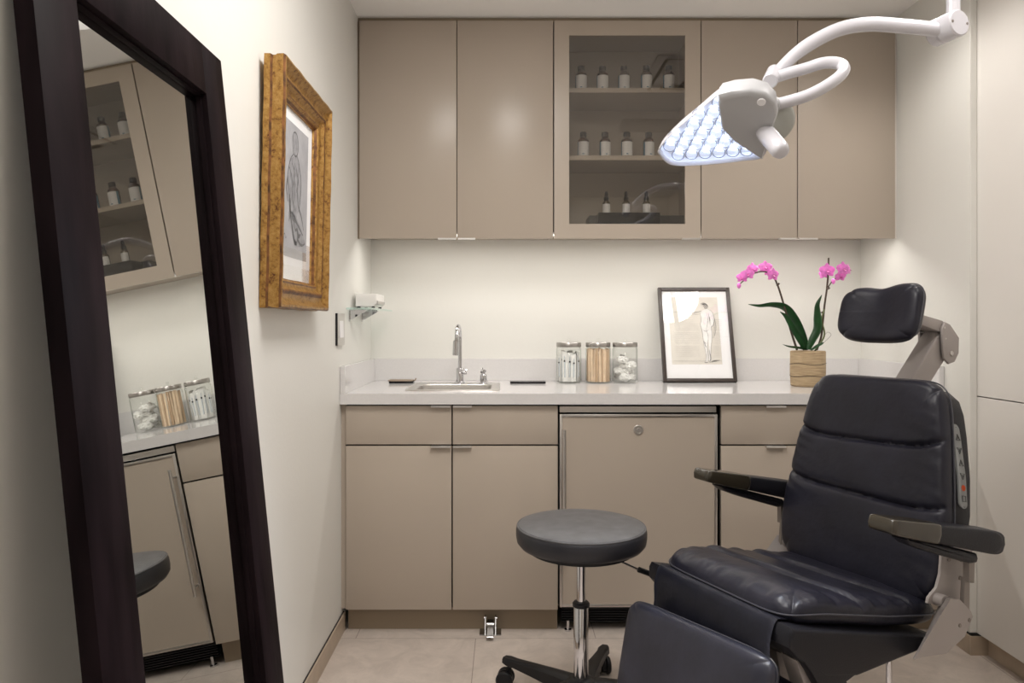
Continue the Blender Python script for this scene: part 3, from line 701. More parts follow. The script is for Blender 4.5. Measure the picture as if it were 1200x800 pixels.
# ------------------------------------------------------------------ potted orchid
po = V((1.305, 3.20, ZT)); t = thing('potted_orchid', 'pink orchid in a burlap-wrapped pot on the countertop', 'potted plant', po)
def O(x, y, dd=0): return at(x, y, po.y+dd)-po
b = nb(); lathe(b, [(.066, 0), (.070, .004), (.0725, .06), (.072, .148), (.069, .152), (.066, .150), (.066, .135), (0, .135)], seg=40)
for v in b.verts:
    a = math.atan2(v.co.y, v.co.x); q = 1+.012*math.sin(3*a+v.co.z*90)
    if v.co.z < .149: v.co.x *= q; v.co.y *= q
obj('pot', b, M['burlap'], t)
b = nb()
for k in range(2):
    z = .045+k*.052; tube(b, [(.0735*math.cos(a/20*2*PI), .0735*math.sin(a/20*2*PI), z+.003*math.sin(a+k*2)) for a in range(20)], .0012, 6, closed=True)
obj('cord', b, M['stem'], t)
b = nb(); bmesh.ops.create_icosphere(b, subdivisions=3, radius=1)
for v in b.verts: v.co = V((v.co.x*.064, v.co.y*.064, .134+v.co.z*.012+.003*math.sin(v.co.x*40)))
obj('potting_bark', b, M['soil'], t)
def stem(pix, r0, r1, m, n=8):
    b = nb(); pts = spline([O(*p) for p in pix], n); k = len(pts); tube(b, pts, [r0+(r1-r0)*i/(k-1) for i in range(k)], 8); return obj('stem', b, m, t)
stem([(934, 410), (927, 388), (921, 366), (915, 345), (910, 331), (905, 322), (898, 318.5), (889, 318.5), (880, 322), (870, 330), (866, 334)], .0052, .0022, M['stem'])
stem([(957, 410, .01), (962, 396, .01), (964, 380, .01), (966, 360, .01), (969, 338, .01), (970.5, 320, .01), (971, 302, .01)], .0050, .0038, M['stem'])
stem([(969, 339, .01), (974, 331), (980, 325), (986, 321), (992, 320)], .0026, .0016, M['stem'])
stem([(955, 411, -.01), (966, 393, -.01), (963, 375, -.01), (966, 362, 0)], .004, .003, M['stemg'])
stem([(962, 404, 0), (970, 397), (974, 392), (970, 389), (966, 393)], .0007, .0005, M['stem'])
b = nb()
for x, y in ((911, 334), (912.5, 332.5), (970, 338), (971.5, 337.5), (965, 367), (963.5, 366)): lathe(b, [(0, -.006), (.006, 0), (0, .006)], O(x, y, .005), (0, 0, 1), 10)
obj('stem_node', b, M['stem'], t)
def leaf(pix, w, roll=0, fold=.25):
    pts = spline([O(*p) for p in pix], 8); n = len(pts); b = nb(); L = []
    for i, p in enumerate(pts):
        s = i/(n-1); d = (pts[min(i+1, n-1)]-pts[max(i-1, 0)]).normalized()
        ww = w*(math.sin(PI*min(.12+.88*s, 1))**.6 if s < .98 else .12)*(1 if s < .55 else 1-.35*(s-.55)/.45)
        side = V((0, -1, 0)) - d*V((0, -1, 0)).dot(d); side.normalize(); nn = d.cross(side)
        side = (side*math.cos(roll)+nn*math.sin(roll)).normalized(); nn = d.cross(side)
        L.append([b.verts.new(p+side*ww*q+nn*(abs(q)*fold*ww)) for q in (-1, -.55, 0, .55, 1)])
    for a, c in zip(L, L[1:]):
        for k in range(4): b.faces.new((a[k], a[k+1], c[k+1], c[k]))
    bmesh.ops.solidify(b, geom=b.faces[:], thickness=.0014)
    obj('leaf', b, M['leaf'], t, ang=70)
leaf([(946, 410), (940, 392), (931, 374), (920, 361), (905, 357.5), (890, 358.5), (877, 356.5)], .019, .75)
leaf([(943, 410, -.03), (937, 398, -.03), (929, 384, -.03), (921, 371, -.03), (914, 365, -.03)], .013, 1.1)
leaf([(947, 409, -.02), (952, 398, -.02), (958, 385, -.02), (958, 370, -.02), (958, 357, -.02), (963, 345.5, -.02)], .017, 1.2)
leaf([(945, 410, -.04), (937, 408, -.05), (926, 406.5, -.055), (917, 403.5, -.06)], .010, .5)
leaf([(950, 410, -.03), (957, 405, -.035), (963, 402, -.04), (966, 401, -.045)], .009, .5)
def petal(bm, c, nrm, upv, ang, L, W, cup):
    z = nrm.normalized(); y = (upv-z*upv.dot(z)).normalized(); x = y.cross(z)
    d = y*math.cos(ang)+x*math.sin(ang); s = z.cross(d); rows = []
    for i in range(7):
        u = i/6; w = W*math.sin(PI*(.10+.86*u)**.85)**.7; row = []
        for q in (-1, -.5, 0, .5, 1):
            row.append(bm.verts.new(c+d*L*u+s*w*q+z*(cup*(u*u)*L-.12*W*q*q+.0008)))
        rows.append(row)
    for a, e in zip(rows, rows[1:]):
        for k in range(4): bm.faces.new((a[k], a[k+1], e[k+1], e[k]))
def blossom(x, y, dd, nrm, R, up=(0, 0, 1)):
    c = O(x, y, dd); n = V(nrm).normalized(); b = nb(); u = V(up)
    for a in (0, 2.25, -2.25): petal(b, c, n, u, a, R*.95, R*.36, -.05)
    for a in (1.35, -1.35): petal(b, c+n*.002, n, u, a, R, R*.52, -.12)
    f = obj('blossom', b, M['petal'], t, ang=70, label='magenta pink blossom')
    b = nb(); petal(b, c+n*.005, n+V((0, 0, .5)), u, PI, R*.42, R*.16, .5); petal(b, c+n*.004, n, u, 2.2, R*.25, R*.10, .6); petal(b, c+n*.004, n, u, -2.2, R*.25, R*.10, .6); obj('lip', b, M['petalc'], f)
for a in ((869.5, 325, .00, (-.6, -.7, -.1), .027), (876.5, 321, -.02, (-.2, -.95, 0), .028), (882.5, 315, .01, (.3, -.9, .1), .030), (897, 313, .00, (-.1, -.95, .15), .031), (906, 322, -.03, (.35, -.9, -.1), .032), (899, 318, .03, (.5, -.6, 0), .024),
          (969.5, 317, -.01, (.0, -1, .05), .035), (966, 321, .03, (-.7, -.6, 0), .026), (985, 324, -.01, (.1, -.9, -.3), .026), (988, 315, -.03, (.3, -.95, 0), .034), (995, 316, .02, (.8, -.6, .1), .028)):
    blossom(*a)
for x, y in ((866, 334.5), (976.5, 329.5)):
    b = nb(); bmesh.ops.create_icosphere(b, subdivisions=2, radius=1)
    for v in b.verts: v.co = O(x, y, 0)+V((v.co.x*.009, v.co.y*.009, v.co.z*.013))
    obj('bud', b, M['petal'], t)

# ------------------------------------------------------------------ rolling stool
SX, SY, SR = .232, 2.27, .199
t = thing('rolling_stool', 'round black vinyl stool on a chrome column with black five-star base', 'stool', (SX, SY, 0))
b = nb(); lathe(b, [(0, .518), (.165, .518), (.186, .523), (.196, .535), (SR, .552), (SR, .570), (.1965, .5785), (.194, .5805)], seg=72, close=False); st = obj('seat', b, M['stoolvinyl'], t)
b = nb(); lathe(b, [(.194, .5805), (.191, .5850), (.180, .5885), (.150, .5915), (.08, .5935), (0, .594)], seg=72, close=False); obj('seat_top', b, M['stooltop_lit'], st, label='grey-black vinyl top, coloured paler as if lit')
b = nb(); tube(b, [(.1945*math.cos(k/72*2*PI), .1945*math.sin(k/72*2*PI), .5815) for k in range(72)], .0026, 8, closed=True); obj('piping', b, M['stooltop_lit'], st)
b = nb(); lathe(b, [(.155, .505), (.16, .507), (.16, .519)], seg=48); box(b, (-.07, -.07, .492), (.07, .07, .506), .004); obj('seat_plate', b, M['black'], t)
b = nb(); lathe(b, [(.0137, .30), (.0137, .495)]); obj('gas_piston', b, M['chrome'], t)
b = nb(); lathe(b, [(.0215, .085), (.0225, .09), (.0225, .338), (.021, .340), (.014, .340)], seg=32); obj('column', b, M['chrome'], t)
b = nb(); lathe(b, [(.0225, .334), (.0258, .336), (.0262, .345), (.022, .350), (.0140, .351)], seg=32, close=False); obj('collar', b, M['black'], t)
b = nb(); p0_, p1_, p2_ = at(722, 655, 2.21), at(748, 667, 2.25), at(764, 673, 2.27); o_ = V((SX, SY, 0))
cyl(b, p0_-o_, p1_-o_, .0035, 10); lv = obj('lever', b, M['chrome'], t)
b = nb(); cyl(b, p1_-o_, p2_-o_, .0085, 14, .002); obj('lever_grip', b, M['black'], lv)
b = nb(); lathe(b, [(.030, .060), (.046, .064), (.050, .085), (.046, .108), (.034, .118), (.0235, .120)], seg=32); obj('hub', b, M['black'], t)
for k in range(5):
    a = math.radians(68.4+72*k); R = Matrix.Rotation(a, 4, 'Z'); b = nb()
    L = []
    for r, z0, z1, w in ((.035, .066, .112, .033), (.09, .068, .110, .027), (.18, .072, .105, .019), (.255, .076, .100, .016), (.283, .078, .099, .020), (.303, .080, .097, .014)):
        L.append([V((r, -w, z0)), V((r, -w*.95, z1-.006)), V((r, -w*.6, z1)), V((r, w*.6, z1)), V((r, w*.95, z1-.006)), V((r, w, z0))])
    loft(b, L, True, True); bmesh.ops.transform(b, matrix=R, verts=b.verts); obj('base_arm', b, M['black'], t)
    c = R @ V((.283, 0, 0)); b = nb(); cyl(b, c+V((0, 0, .052)), c+V((0, 0, .082)), .0075, 12)
    ya = a+random.choice((.5, 1.2, -.7)); d_ = V((math.cos(ya), math.sin(ya), 0)); s_ = V((-d_.y, d_.x, 0)); w0 = c+d_*.014+V((0, 0, .0285))
    lathe(b, [(.016, -.007), (.026, -.006), (.026, .006), (.016, .007)], w0+V((0, 0, .003)), s_, 20); cs = obj('caster', b, M['black'], t)
    for sg in (-1, 1):
        b = nb(); lathe(b, [(.010, -.0085), (.024, -.0085), (.0285, -.005), (.0285, .005), (.024, .0085), (.010, .0085)], w0+s_*sg*.017, s_, 24); obj('wheel', b, M['black'], cs)

# ------------------------------------------------------------------ exam chair
HD, TL = math.radians(205.2), math.radians(11)
PX, PY, PZ = .5692, 1.9554, .5348
t = thing('exam_chair', 'large black leather reclining exam chair with headrest and armrests', 'chair', (PX, PY, 0), HD)
def Cc(a, b, c): return V((a*math.cos(TL)-c*math.sin(TL), b, PZ+a*math.sin(TL)+c*math.cos(TL)))
def CF(p): return Cc(*p)
def pad(name, W, Hh, fT, fB, mp, m, N=56, n=7, p=10, q=.42, parent=None, **k):
    """padded cushion: superelliptic outline, rounded edges; fT/fB give front and back thickness at (x, y)"""
    bm = nb(); g = [math.sin(PI/2*(2*i/N-1)) for i in range(N+1)]; g = [(s*.55+(2*i/N-1)*.45) for i, s in enumerate(g)]
    def node(u, v):
        mx = max(abs(u), abs(v)); den = (abs(u)**n+abs(v)**n)**(1/n)
        s = mx/den if den > 1e-9 else 1
        return u*s, v*s, (max(0, 1-abs(u)**p))**q*(max(0, 1-abs(v)**p))**q
    T = {}; B = {}
    for i, u in enumerate(g):
        for j, v in enumerate(g):
            x, y, e = node(u, v)
            T[i, j] = bm.verts.new(mp(x*W, y*Hh, fT(x, y)*e))
            B[i, j] = T[i, j] if i in (0, N) or j in (0, N) else bm.verts.new(mp(x*W, y*Hh, -fB(x, y)*e))
    for i in range(N):
        for j in range(N):
            bm.faces.new((T[i, j], T[i+1, j], T[i+1, j+1], T[i, j+1])); bm.faces.new((B[i, j], B[i, j+1], B[i+1, j+1], B[i+1, j]))
    o = obj(name, bm, m, parent or t, ang=80, **k)
    def edge(z=0):
        pts = []
        per = [(-1, s) for s in g[:-1]]+[(s, 1) for s in g[:-1]]+[(1, -s) for s in g[:-1]]+[(-s, -1) for s in g[:-1]]
        for u, v in per:
            x, y, e = node(u, v); pts.append(mp(x*W*1.003, y*Hh*1.003, z))
        return pts
    return o, edge
def gs(x, s): return math.exp(-(x/s)**2)
# seat cushion: x across (b), y along (a)
def seat_front(x, y):
    z = .036+.006*(1-x*x)
    for y0, dep in ((.40, .014), (-.24, .013)):
        c = y0-.16*x-.10*x*x
        z -= dep*gs(y-c, .030)*(1-.25*abs(x)) - .005*gs(y-c+.10, .08)
    edge_w = max(0, abs(x)-.62)/.38
    z += edge_w*.009*nz(8*y, 1.5*x, 3)+edge_w*.004*nz(17*y, 3*x, 9)
    ew = max(0, y-.72)/.28
    z += ew*.008*nz(6*x, 2*y, 5)+ew*.004*nz(15*x, 2*y, 1)
    z += .003*nz(1.5*x, 3*y, 7)
    return z
def seat_map(x, y, z):
    a = -.272+y; b = x; cc = -.010+z
    cc += -.014*max(0, (y-.15)/.11)**2+.010*max(0, (-y-.05)/.2)
    return Cc(a, b, cc)
sc, ed = pad('seat_cushion', .252, .284, seat_front, lambda x, y: .034, seat_map, M['leather'], N=120, n=7, p=14, q=.40)
b = nb(); tube(b, ed(.001), .0024, 6, closed=True); obj('piping', b, M['piping'], sc)
# back cushion: x across (b), y along c
def back_w(c): 
    return 1.0 if c < .22 else 1.0-.205*((c-.22)/.38)**1.15
def back_front(x, y):
    c = .312+y*.298; z = .036; lines = (.418+.030*abs(x)**5+.006*x, .262+.022*abs(x)**5-.006*x)
    for c0 in lines: z -= .012*gs(c-c0, .0065)+.003*gs(c-c0, .02)
    z += .002*gs(c-.34, .055)+.002*gs(c-.50, .055)+.003*gs(c-.17, .06)
    ax = max(0, abs(x)-.55)/.45
    z += ax*.006*nz(2.5*x, c*42+x*3, 2)*(.35+gs(c-.41, .04)+gs(c-.265, .04))
    z += .0018*nz(2*x, 8*c, 4)
    return z
def back_map(x, y, z):
    c = .312+y; w = back_w(c); bot = max(0, (.14-c)/.14); w *= 1-.08*bot**2
    a = -.492+z-.010*(x/.27)**2*0
    return Cc(a+.012*(1-(x/.27)**2)*0, x*w, c)
bc, ed = pad('back_cushion', .272, .298, back_front, lambda x, y: .030, back_map, M['leather'], N=150, n=9, p=16, q=.40)
b = nb(); tube(b, ed(-.014), .0022, 6, closed=True); obj('piping', b, M['piping'], bc)
# upholstered back shell
out = [(.238, .045), (.262, .12), (.264, .265), (.252, .363), (.230, .470), (.214, .53), (.196, .568), (.165, .590)]
b = nb(); P_ = [Cc(-.506, x, c) for x, c in out]+[Cc(-.506, -x, c) for x, c in out[::-1]]
prism(b, P_, Cc(-.585, 0, 0)-Cc(-.506, 0, 0), .012, 3); sh = obj('back_shell', b, M['leather_side'], t, label='black upholstered back shell')
# keypad on the shell's near side
def side_b(c): 
    for (b0, c0), (b1, c1) in zip(out, out[1:]):
        if c0 <= c <= c1: return b0+(b1-b0)*(c-c0)/(c1-c0)
    return .26
def KP(s, w, lift): 
    c = .283+s*.218; a = -.549+s*.019+w+.008; return Cc(a, side_b(c)+.0045+lift, c)
def kshape(w, lift):
    pts = []
    for k in range(9):
        q = PI*k/8; pts.append(KP(1-.06+.06*math.sin(q), w*math.cos(q), lift))
    for k in range(9):
        q = PI+PI*k/8; pts.append(KP(.06+.06*math.sin(q), w*math.cos(q), lift))
    return pts
b = nb(); lo_ = [kshape(.0150, -.006), kshape(.0150, .0012), kshape(.0142, .0022)]
# subdivide along the height so the pad follows the shell
def kloop(w, lift):
    n = 14; L = []
    for k in range(9): q = PI*k/8; L.append((1-.06+.06*math.sin(q), w*math.cos(q)))
    for k in range(1, n): L.append((1-.06-(1-.12)*k/n, -w))
    for k in range(9): q = PI+PI*k/8; L.append((.06+.06*math.sin(q), w*math.cos(q)))
    for k in range(1, n): L.append((.06+(1-.12)*k/n, w))
    return [KP(s, x, lift) for s, x in L]
loft(b, [kloop(.0150, -.006), kloop(.0150, .0014), kloop(.0140, .0024)], True, True); kp = obj('keypad', b, M['keypad'], sh, ang=50, label='grey keypad strip with black symbols')
b = nb()
def kline(pts, w=.0010, closed=True):
    q = [KP(s, x, .0030) for s, x in pts]; tube(b, q, w, 6, closed=closed)
for s, up in ((.84, 1), (.685, -1), (.535, 1), (.385, -1)):
    d = .030*up; kline([(s-d, -.0085), (s-d, .0085), (s+d*1.3, 0)])
    kline([(s-d*.4, 0), (s+d*.5, 0)], .0009, False); kline([(s-d*.4, .002), (s-d*.4, -.002)], .0005, False)
kline([(.085, -.0075), (.085, .0065), (.150, .0065), (.150, -.0075)])
kline([(.025, .002), (.018, -.001), (.025, -.003)], .0005, False); kline([(.960, .002), (.965, -.002)], .0005, False)
obj('key_symbols', b, M['ink'], kp, smooth=False)
b = nb(); b.faces.new([b.verts.new(KP(.245+.036*math.sin(k/20*2*PI), .0085*math.cos(k/20*2*PI), .0032)) for k in range(20)])
bmesh.ops.solidify(b, geom=b.faces[:], thickness=.0008); obj('round_key', b, M['orange'], kp, label='orange round key')
# seat base: upholstered frame under the cushion
prof_s = [(.020, -.040), (.026, -.055), (.020, -.085), (-.010, -.108), (-.110, -.150), (-.215, -.147), (-.42, -.088), (-.485, -.075), (-.49, -.048)]
b = nb(); prism(b, [Cc(a, -.272, c) for a, c in prof_s], Cc(0, .272, 0)-Cc(0, -.272, 0), .008, 3)
sb = obj('seat_base', b, M['leather_side'], t, label='black upholstered seat base')
for s in (-1, 1):
    b = nb(); q = [(-.012, -.100), (-.060, -.140), (-.118, -.200), (-.15, -.28), (-.22, -.28), (-.205, -.19), (-.180, -.160), (-.215, -.140)]
    prism(b, [Cc(a, s*.271, c) for a, c in q], V((0, -s*.03, 0)), .004, 2); obj('side_skirt', b, M['leather_side'], sb)
    b = nb(); q = [(-.045, -.125), (-.075, -.125), (-.16, -.26), (-.13, -.26)]
    prism(b, [Cc(a, s*.235, c) for a, c in q], V((0, -s*.05, 0)), .003, 2); obj('frame_rail', b, M['mauve'], sb, label='putty metal rail')
# front flap
b = nb(); L = []
for i in range(15):
    u = i/14
    a, c = [(-.03+u*.06*3, -.034) if u < .33 else (.030+.004*math.sin((u-.33)*9), -.038-(u-.33)/.67*.150)][0]
    L.append([V((0, 0, 0)) if False else Cc(a+.0015*math.sin(j*1.3+i), -.222+.445*j/24, c) for j in range(25)])
vs = [[b.verts.new(p) for p in r] for r in L]
for r0_, r1_ in zip(vs, vs[1:]):
    for j in range(24): b.faces.new((r0_[j], r0_[j+1], r1_[j+1], r1_[j]))
bmesh.ops.solidify(b, geom=b.faces[:], thickness=.003); obj('front_flap', b, M['leather_lit'], t, ang=80)
# leg rest
def leg_map(x, y, z): return Cc(.052+z-.115*x, x, -.264+y+.045*x)
lr, ed = pad('leg_rest', .248, .135, lambda x, y: .028+.006*nz(3*x, 5*y+2*x, 6)*max(0, -y)*max(0,-x), lambda x, y: .026, leg_map, M['leather_lit'], N=70, n=9, p=12, q=.42)
b = nb(); tube(b, ed(.0), .0022, 6, closed=True); obj('piping', b, M['piping'], lr)
b = nb(); box(b, (-.032, -.20, PZ-.34), (.002, .262, PZ-.19), .012, 3); lb = obj('leg_rest_back', b, M['leather'], lr)
# arms
ap = [(-.165, .238), (-.30, .249), (-.585, .243), (-.600, .228), (-.594, .182), (-.40, .190), (-.165, .212)]
cvp = [(-.162, .241), (-.30, .2515), (-.335, .2515), (-.340, .192), (-.30, .196), (-.162, .209)]
up_ = [(-.225, .198), (-.25, .186), (-.32, .174), (-.48, .156), (-.505, .160), (-.508, .172), (-.50, .183), (-.23, .206)]
for s in (-1, 1):
    def amap(x, y, z, s=s): return Cc(-.381+y, s*.319+x, .226-(.221-y)/.442*.012+z)
    fa = lambda x, y: .0155+(1-y)/2*.017
    ar, _ = pad('armrest', .035, .221, fa, fa, amap, M['leather_side'], N=44, n=9, p=12, q=.38)
    def cmap(x, y, z, s=s): return Cc(-.2475+y, s*.319+x, .226-(.0875-y)/.442*.012+z)
    fc = lambda x, y: .0180+(1-y)/2*.0068
    pad('arm_cover', .0372, .0915, fc, fc, cmap, M['cover'], N=36, n=12, p=22, q=.34, parent=ar, label='glossy clear plastic cover on the arm front')
    b = nb(); prism(b, [Cc(a, s*.296, c) for a, c in up_], V((0, s*.046, 0)), .008, 3); obj('arm_underpad', b, M['leather_side'], ar)
    sh_ = 0 if s > 0 else -.075
    q = [(-.46, .180), (-.585, .185), (-.592, .10), (-.572, .045), (-.52, .030), (-.43, .035), (-.432, .050), (-.458, .075), (-.466, .11)]
    b = nb(); prism(b, [Cc(a+sh_, s*(.268+sh_*.3), c) for a, c in q], V((0, s*.008, 0)), .0015, 2); br = obj('hinge_plate', b, M['mauve'], t, label='putty metal hinge plate')
    for a, c in ((-.490, .150), (-.540, .152), (-.545, .105)):
        b = nb(); cyl(b, Cc(a+sh_, s*(.275+sh_*.3), c), Cc(a+sh_, s*(.280+sh_*.3), c), .0055, 14); obj('screw', b, M['mauve_d'], br)
    b = nb(); prism(b, [Cc(a, s*.305, c) for a, c in ((-.498, .175), (-.522, .175), (-.532, .105), (-.512, .105))], V((0, s*.018, 0)), .002, 2)
    prism(b, [Cc(a, s*.300, c) for a, c in ((-.510, .115), (-.530, .115), (-.548, .010), (-.522, .010))], V((0, s*.012, 0)), .002, 2); obj('arm_strut', b, M['mauve_d'], br)
    b = nb(); qi = [(-.482, .052), (-.515, .055), (-.545, .034), (-.556, .018), (-.535, -.04), (-.48, -.088), (-.403, -.106)]; qo = [(-.446, .063), (-.485, .061), (-.533, .034), (-.543, .021), (-.521, -.029), (-.455, -.072), (-.338, -.084)]
    loft(b, [[Cc(a+sh_, s*.277, c) for a, c in qi], [Cc(a+sh_, s*.300, c) for a, c in [((i[0]*.4+o[0]*.6), (i[1]*.4+o[1]*.6)) for i, o in zip(qi, qo)]], [Cc(a+sh_, s*.322, c) for a, c in qo]], True, True)
    bmesh.ops.bevel(b, geom=[e for e in b.edges if e.is_manifold and e.calc_face_angle(0) > .5], offset=.004, segments=2, affect='EDGES')
    cvr = obj('hinge_cover', b, M['mauve'], t, label='putty grey hinge cover')
    for a, c in ((-.495, -.002), (-.530, .012)):
        b = nb(); cyl(b, Cc(a+sh_, s*.318, c), Cc(a+sh_, s*.3245, c), .0052, 14); obj('screw', b, M['mauve_d'], cvr)
    b = nb(); cyl(b, Cc(-.462+sh_, s*.262, .048), Cc(-.462+sh_, s*.300, .048), .016, 20); obj('pivot', b, M['mauve'], br)
# headrest and its arm
def head_front(x, y): return .030-.010*gs(x, .45)*(.4+.6*max(0, y))
def head_map(x, y, z):
    c = .800+y; sag = -.010*gs(x+.02, .045)*max(0, y/.08) + (.004 if y > 0 else 0)*x/.13
    return Cc(-.478+z+.020*(x/.13)**2+.10*(y)*-.6, x, c+sag)
hr, ed = pad('headrest', .134, .088, head_front, lambda x, y: .036, head_map, M['leather'], N=60, n=4.0, p=8, q=.46)
b = nb(); tube(b, ed(-.004), .002, 6, closed=True); obj('piping', b, M['piping'], hr)
b = nb()
prism(b, [Cc(a, -.030, c) for a, c in ((-.560, .560), (-.645, .560), (-.762, .735), (-.735, .775), (-.700, .782))], V((0, .058, 0)), .006, 3)
prism(b, [Cc(a, -.020, c) for a, c in ((-.590, .570), (-.610, .570), (-.722, .790), (-.700, .795))], V((0, .040, 0)), .004, 2); ha = obj('headrest_arm', b, M['mauve'], t, label='putty metal headrest arm')
for s in (-1, 1):
    b = nb(); prism(b, [Cc(a, s*.033, c) for a, c in ((-.690, .795), (-.700, .818), (-.725, .815), (-.775, .782), (-.782, .735), (-.768, .705), (-.742, .694), (-.716, .708), (-.706, .735))], V((0, s*.009, 0)), .003, 2)
    pl = obj('hinge_cheek', b, M['mauve'], ha)
    for a, c, r, h, n in ((-.745, .728, .008, .046, 6), (-.712, .768, .003, .0435, 10), (-.70, .800, .003, .0435, 10)):
        b = nb(); cyl(b, Cc(a, s*.040, c), Cc(a, s*h, c), r, n); obj('bolt', b, M['steel'], pl)
b = nb(); prism(b, [Cc(a, -.033, c) for a, c in ((-.585, .792), (-.60, .822), (-.70, .822), (-.74, .802), (-.72, .785))], V((0, .066, 0)), .003, 2)
prism(b, [Cc(a, -.018, c) for a, c in ((-.49, .79), (-.49, .83), (-.60, .835), (-.60, .80))], V((0, .05, 0)), .003, 2); obj('headrest_link', b, M['mauve'], ha)
b = nb(); cyl(b, Cc(-.53, -.02, .775), Cc(-.70, -.02, .785), .004, 10); obj('release_rod', b, M['chrome'], ha)
# lift column, base and thin rod
b = nb(); prism(b, [Cc(a, -.11, c) for a, c in ((-.10, -.12), (-.40, -.075), (-.36, -.22), (-.16, -.26))], V((0, .22, 0)), .006, 2); box(b, (-.30, -.09, .05), (-.10, .09, PZ-.26), .01, 3); obj('lift_column', b, M['mauve'], t)
b = nb(); prism(b, rrect(-.42, .03, -.21, .21, .08, 0), (0, 0, .05), .012, 3); obj('base_plate', b, M['mauve'], t)
rc = Cc(-.375, .225, -.09); b = nb(); cyl(b, (rc.x, rc.y, .048), (rc.x, rc.y, rc.z), .0075, 14); box(b, (rc.x-.03, rc.y-.2, .02), (rc.x+.03, rc.y+.02, .049), .004); obj('support_rod', b, M['chrome'], t, label='thin chrome rod')

# ------------------------------------------------------------------ exam lamp
hc = at(840, 158, 1.95); n_ = V((-.30, -.56, -.77)).normalized()
t = thing('exam_lamp', 'white articulated exam lamp with lit LED head hanging from the ceiling', 'lamp', (1.272, 2.02, ZC))
O3 = V(t.location)
def onp(x, y, lift=0):
    o = V((0, 0, H)); r = V(((x-CX)/F_PX, 1, -(y-CY)/F_PX)); k = (hc-o).dot(n_)/r.dot(n_)
    return o+r*k+n_*lift-O3
def PL(l, lift=0): return [onp(*p, lift) for p in l]
def dens(pts, n): 
    q = spline(list(pts)+[pts[0]], n); return q[:-1]
face = [(770.5, 178), (775, 169), (792, 151), (817, 130), (845, 108), (872, 104), (897, 112), (908, 135), (903, 160), (894, 183.5), (870, 188), (835, 192), (800, 194), (782, 191)]
fo = dens(PL(face), 5); cen = sum(fo, V((0, 0, 0)))/len(fo)
def sc_(l, k, lift): return [cen+(p-cen)*k+n_*lift for p in l]
b = nb(); loft(b, [sc_(fo, .955, -.010), sc_(fo, .958, -.001), sc_(fo, .975, .004), sc_(fo, .995, .003), sc_(fo, 1.0, -.006), sc_(fo, .985, -.022), sc_(fo, .93, -.036), sc_(fo, .80, -.047), sc_(fo, .5, -.052)], False, True)
hd = obj('lamp_head', b, M['lampwhite'], t, ang=60)
b = nb(); loft(b, [sc_(fo, .955, -.010), sc_(fo, .94, -.028)], False, True); obj('reflector', b, M['lampin'], hd, label='bright inner reflector')
def inside(p, poly):
    r = False; k = len(poly)
    for i in range(k):
        x1, y1 = poly[i]; x2, y2 = poly[(i+1) % k]
        if (y1 > p[1]) != (y2 > p[1]) and p[0] < (x2-x1)*(p[1]-y1)/(y2-y1)+x1: r = not r
    return r
ex = (onp(893, 183)-onp(780, 190)).normalized(); ey = n_.cross(ex).normalized()
p2 = [((p-cen).dot(ex), (p-cen).dot(ey)) for p in sc_(fo, .88, 0)]
hoodline = (((onp(848, 150)-cen).dot(ex), (onp(848, 150)-cen).dot(ey)), ((onp(888, 180)-cen).dot(ex), (onp(888, 180)-cen).dot(ey)))
sp = .0365
for j in range(-7, 8):
    for i in range(-7, 8):
        q = ((i+.5*(j % 2))*sp, j*sp*.866)
        if not inside(q, p2): continue
        c = cen+ex*q[0]+ey*q[1]
        b = nb(); lathe(b, [(0, -.002), (.011, -.002), (.0165, .012), (.0170, .018), (.0165, .0185), (0, .0175)], c-n_*.0245, n_, 20, close=False); ln = obj('led_lens', b, M['ledlens'], hd)
        b = nb(); lathe(b, [(.0095, 0), (.0095, .003), (0, .004)], c-n_*.0265, n_, 16); obj('led', b, M['led'], ln)
        b = nb(); tube(b, [c-n_*.0065+ex*.0168*math.cos(k/20*2*PI)+ey*.0168*math.sin(k/20*2*PI) for k in range(20)], .0009, 6, closed=True); obj('lens_ring', b, M['ring'], ln)
hood = [(842.5, 124), (842, 108), (857, 104), (880, 102), (898, 107), (909, 119), (911, 133), (905, 150), (899, 168), (894, 184.5), (876, 173), (861, 163), (846.5, 148)]
ho = [p for p in PL(hood)]; hcn = sum(ho, V((0, 0, 0)))/len(ho)
def hs(k, lift): return [hcn+(p-hcn)*k+n_*lift for p in ho]
b = nb(); loft(b, [hs(.80, .016), hs(.93, .014), hs(.99, .009), hs(1.01, .0), hs(1.0, -.02), hs(.94, -.045), hs(.78, -.060), hs(.5, -.066)], True, True); hh = obj('lamp_hood', b, M['hood'], hd, ang=35, label='pale grey end housing')
b = nb(); lathe(b, [(.030, -.034), (.052, -.028), (.062, -.012), (.063, .004), (.055, .014), (.03, .020), (0, .021)], at(903, 142, 2.0)-O3, V((-.05, -.86, -.50)), 40); obj('rear_housing', b, M['hood2'], hd, label='pale rounded rear housing')
b = nb(); lathe(b, [(.0105, -.008), (.0105, .003), (.009, .0045), (0, .005)], onp(893, 115, .014), n_, 24); obj('round_cap', b, M['white'], hh)
b = nb(); h0 = at(889, 146, 1.925)-O3; h1 = at(917, 179, 1.80)-O3; ax = (h1-h0); Lh = ax.length
lathe(b, [(.018, 0), (.021, .01), (.0235, Lh*.4), (.0225, Lh-.018), (.019, Lh-.006), (.012, Lh), (0, Lh+.001)], h0, ax, 28); obj('handle', b, M['lampwhite'], hd, label='white grip handle')
b = nb(); cyl(b, at(906, 123, 1.955)-O3, at(912, 121.5, 1.953)-O3, .0205, 24, .003); obj('swivel_collar', b, M['hood'], hd)
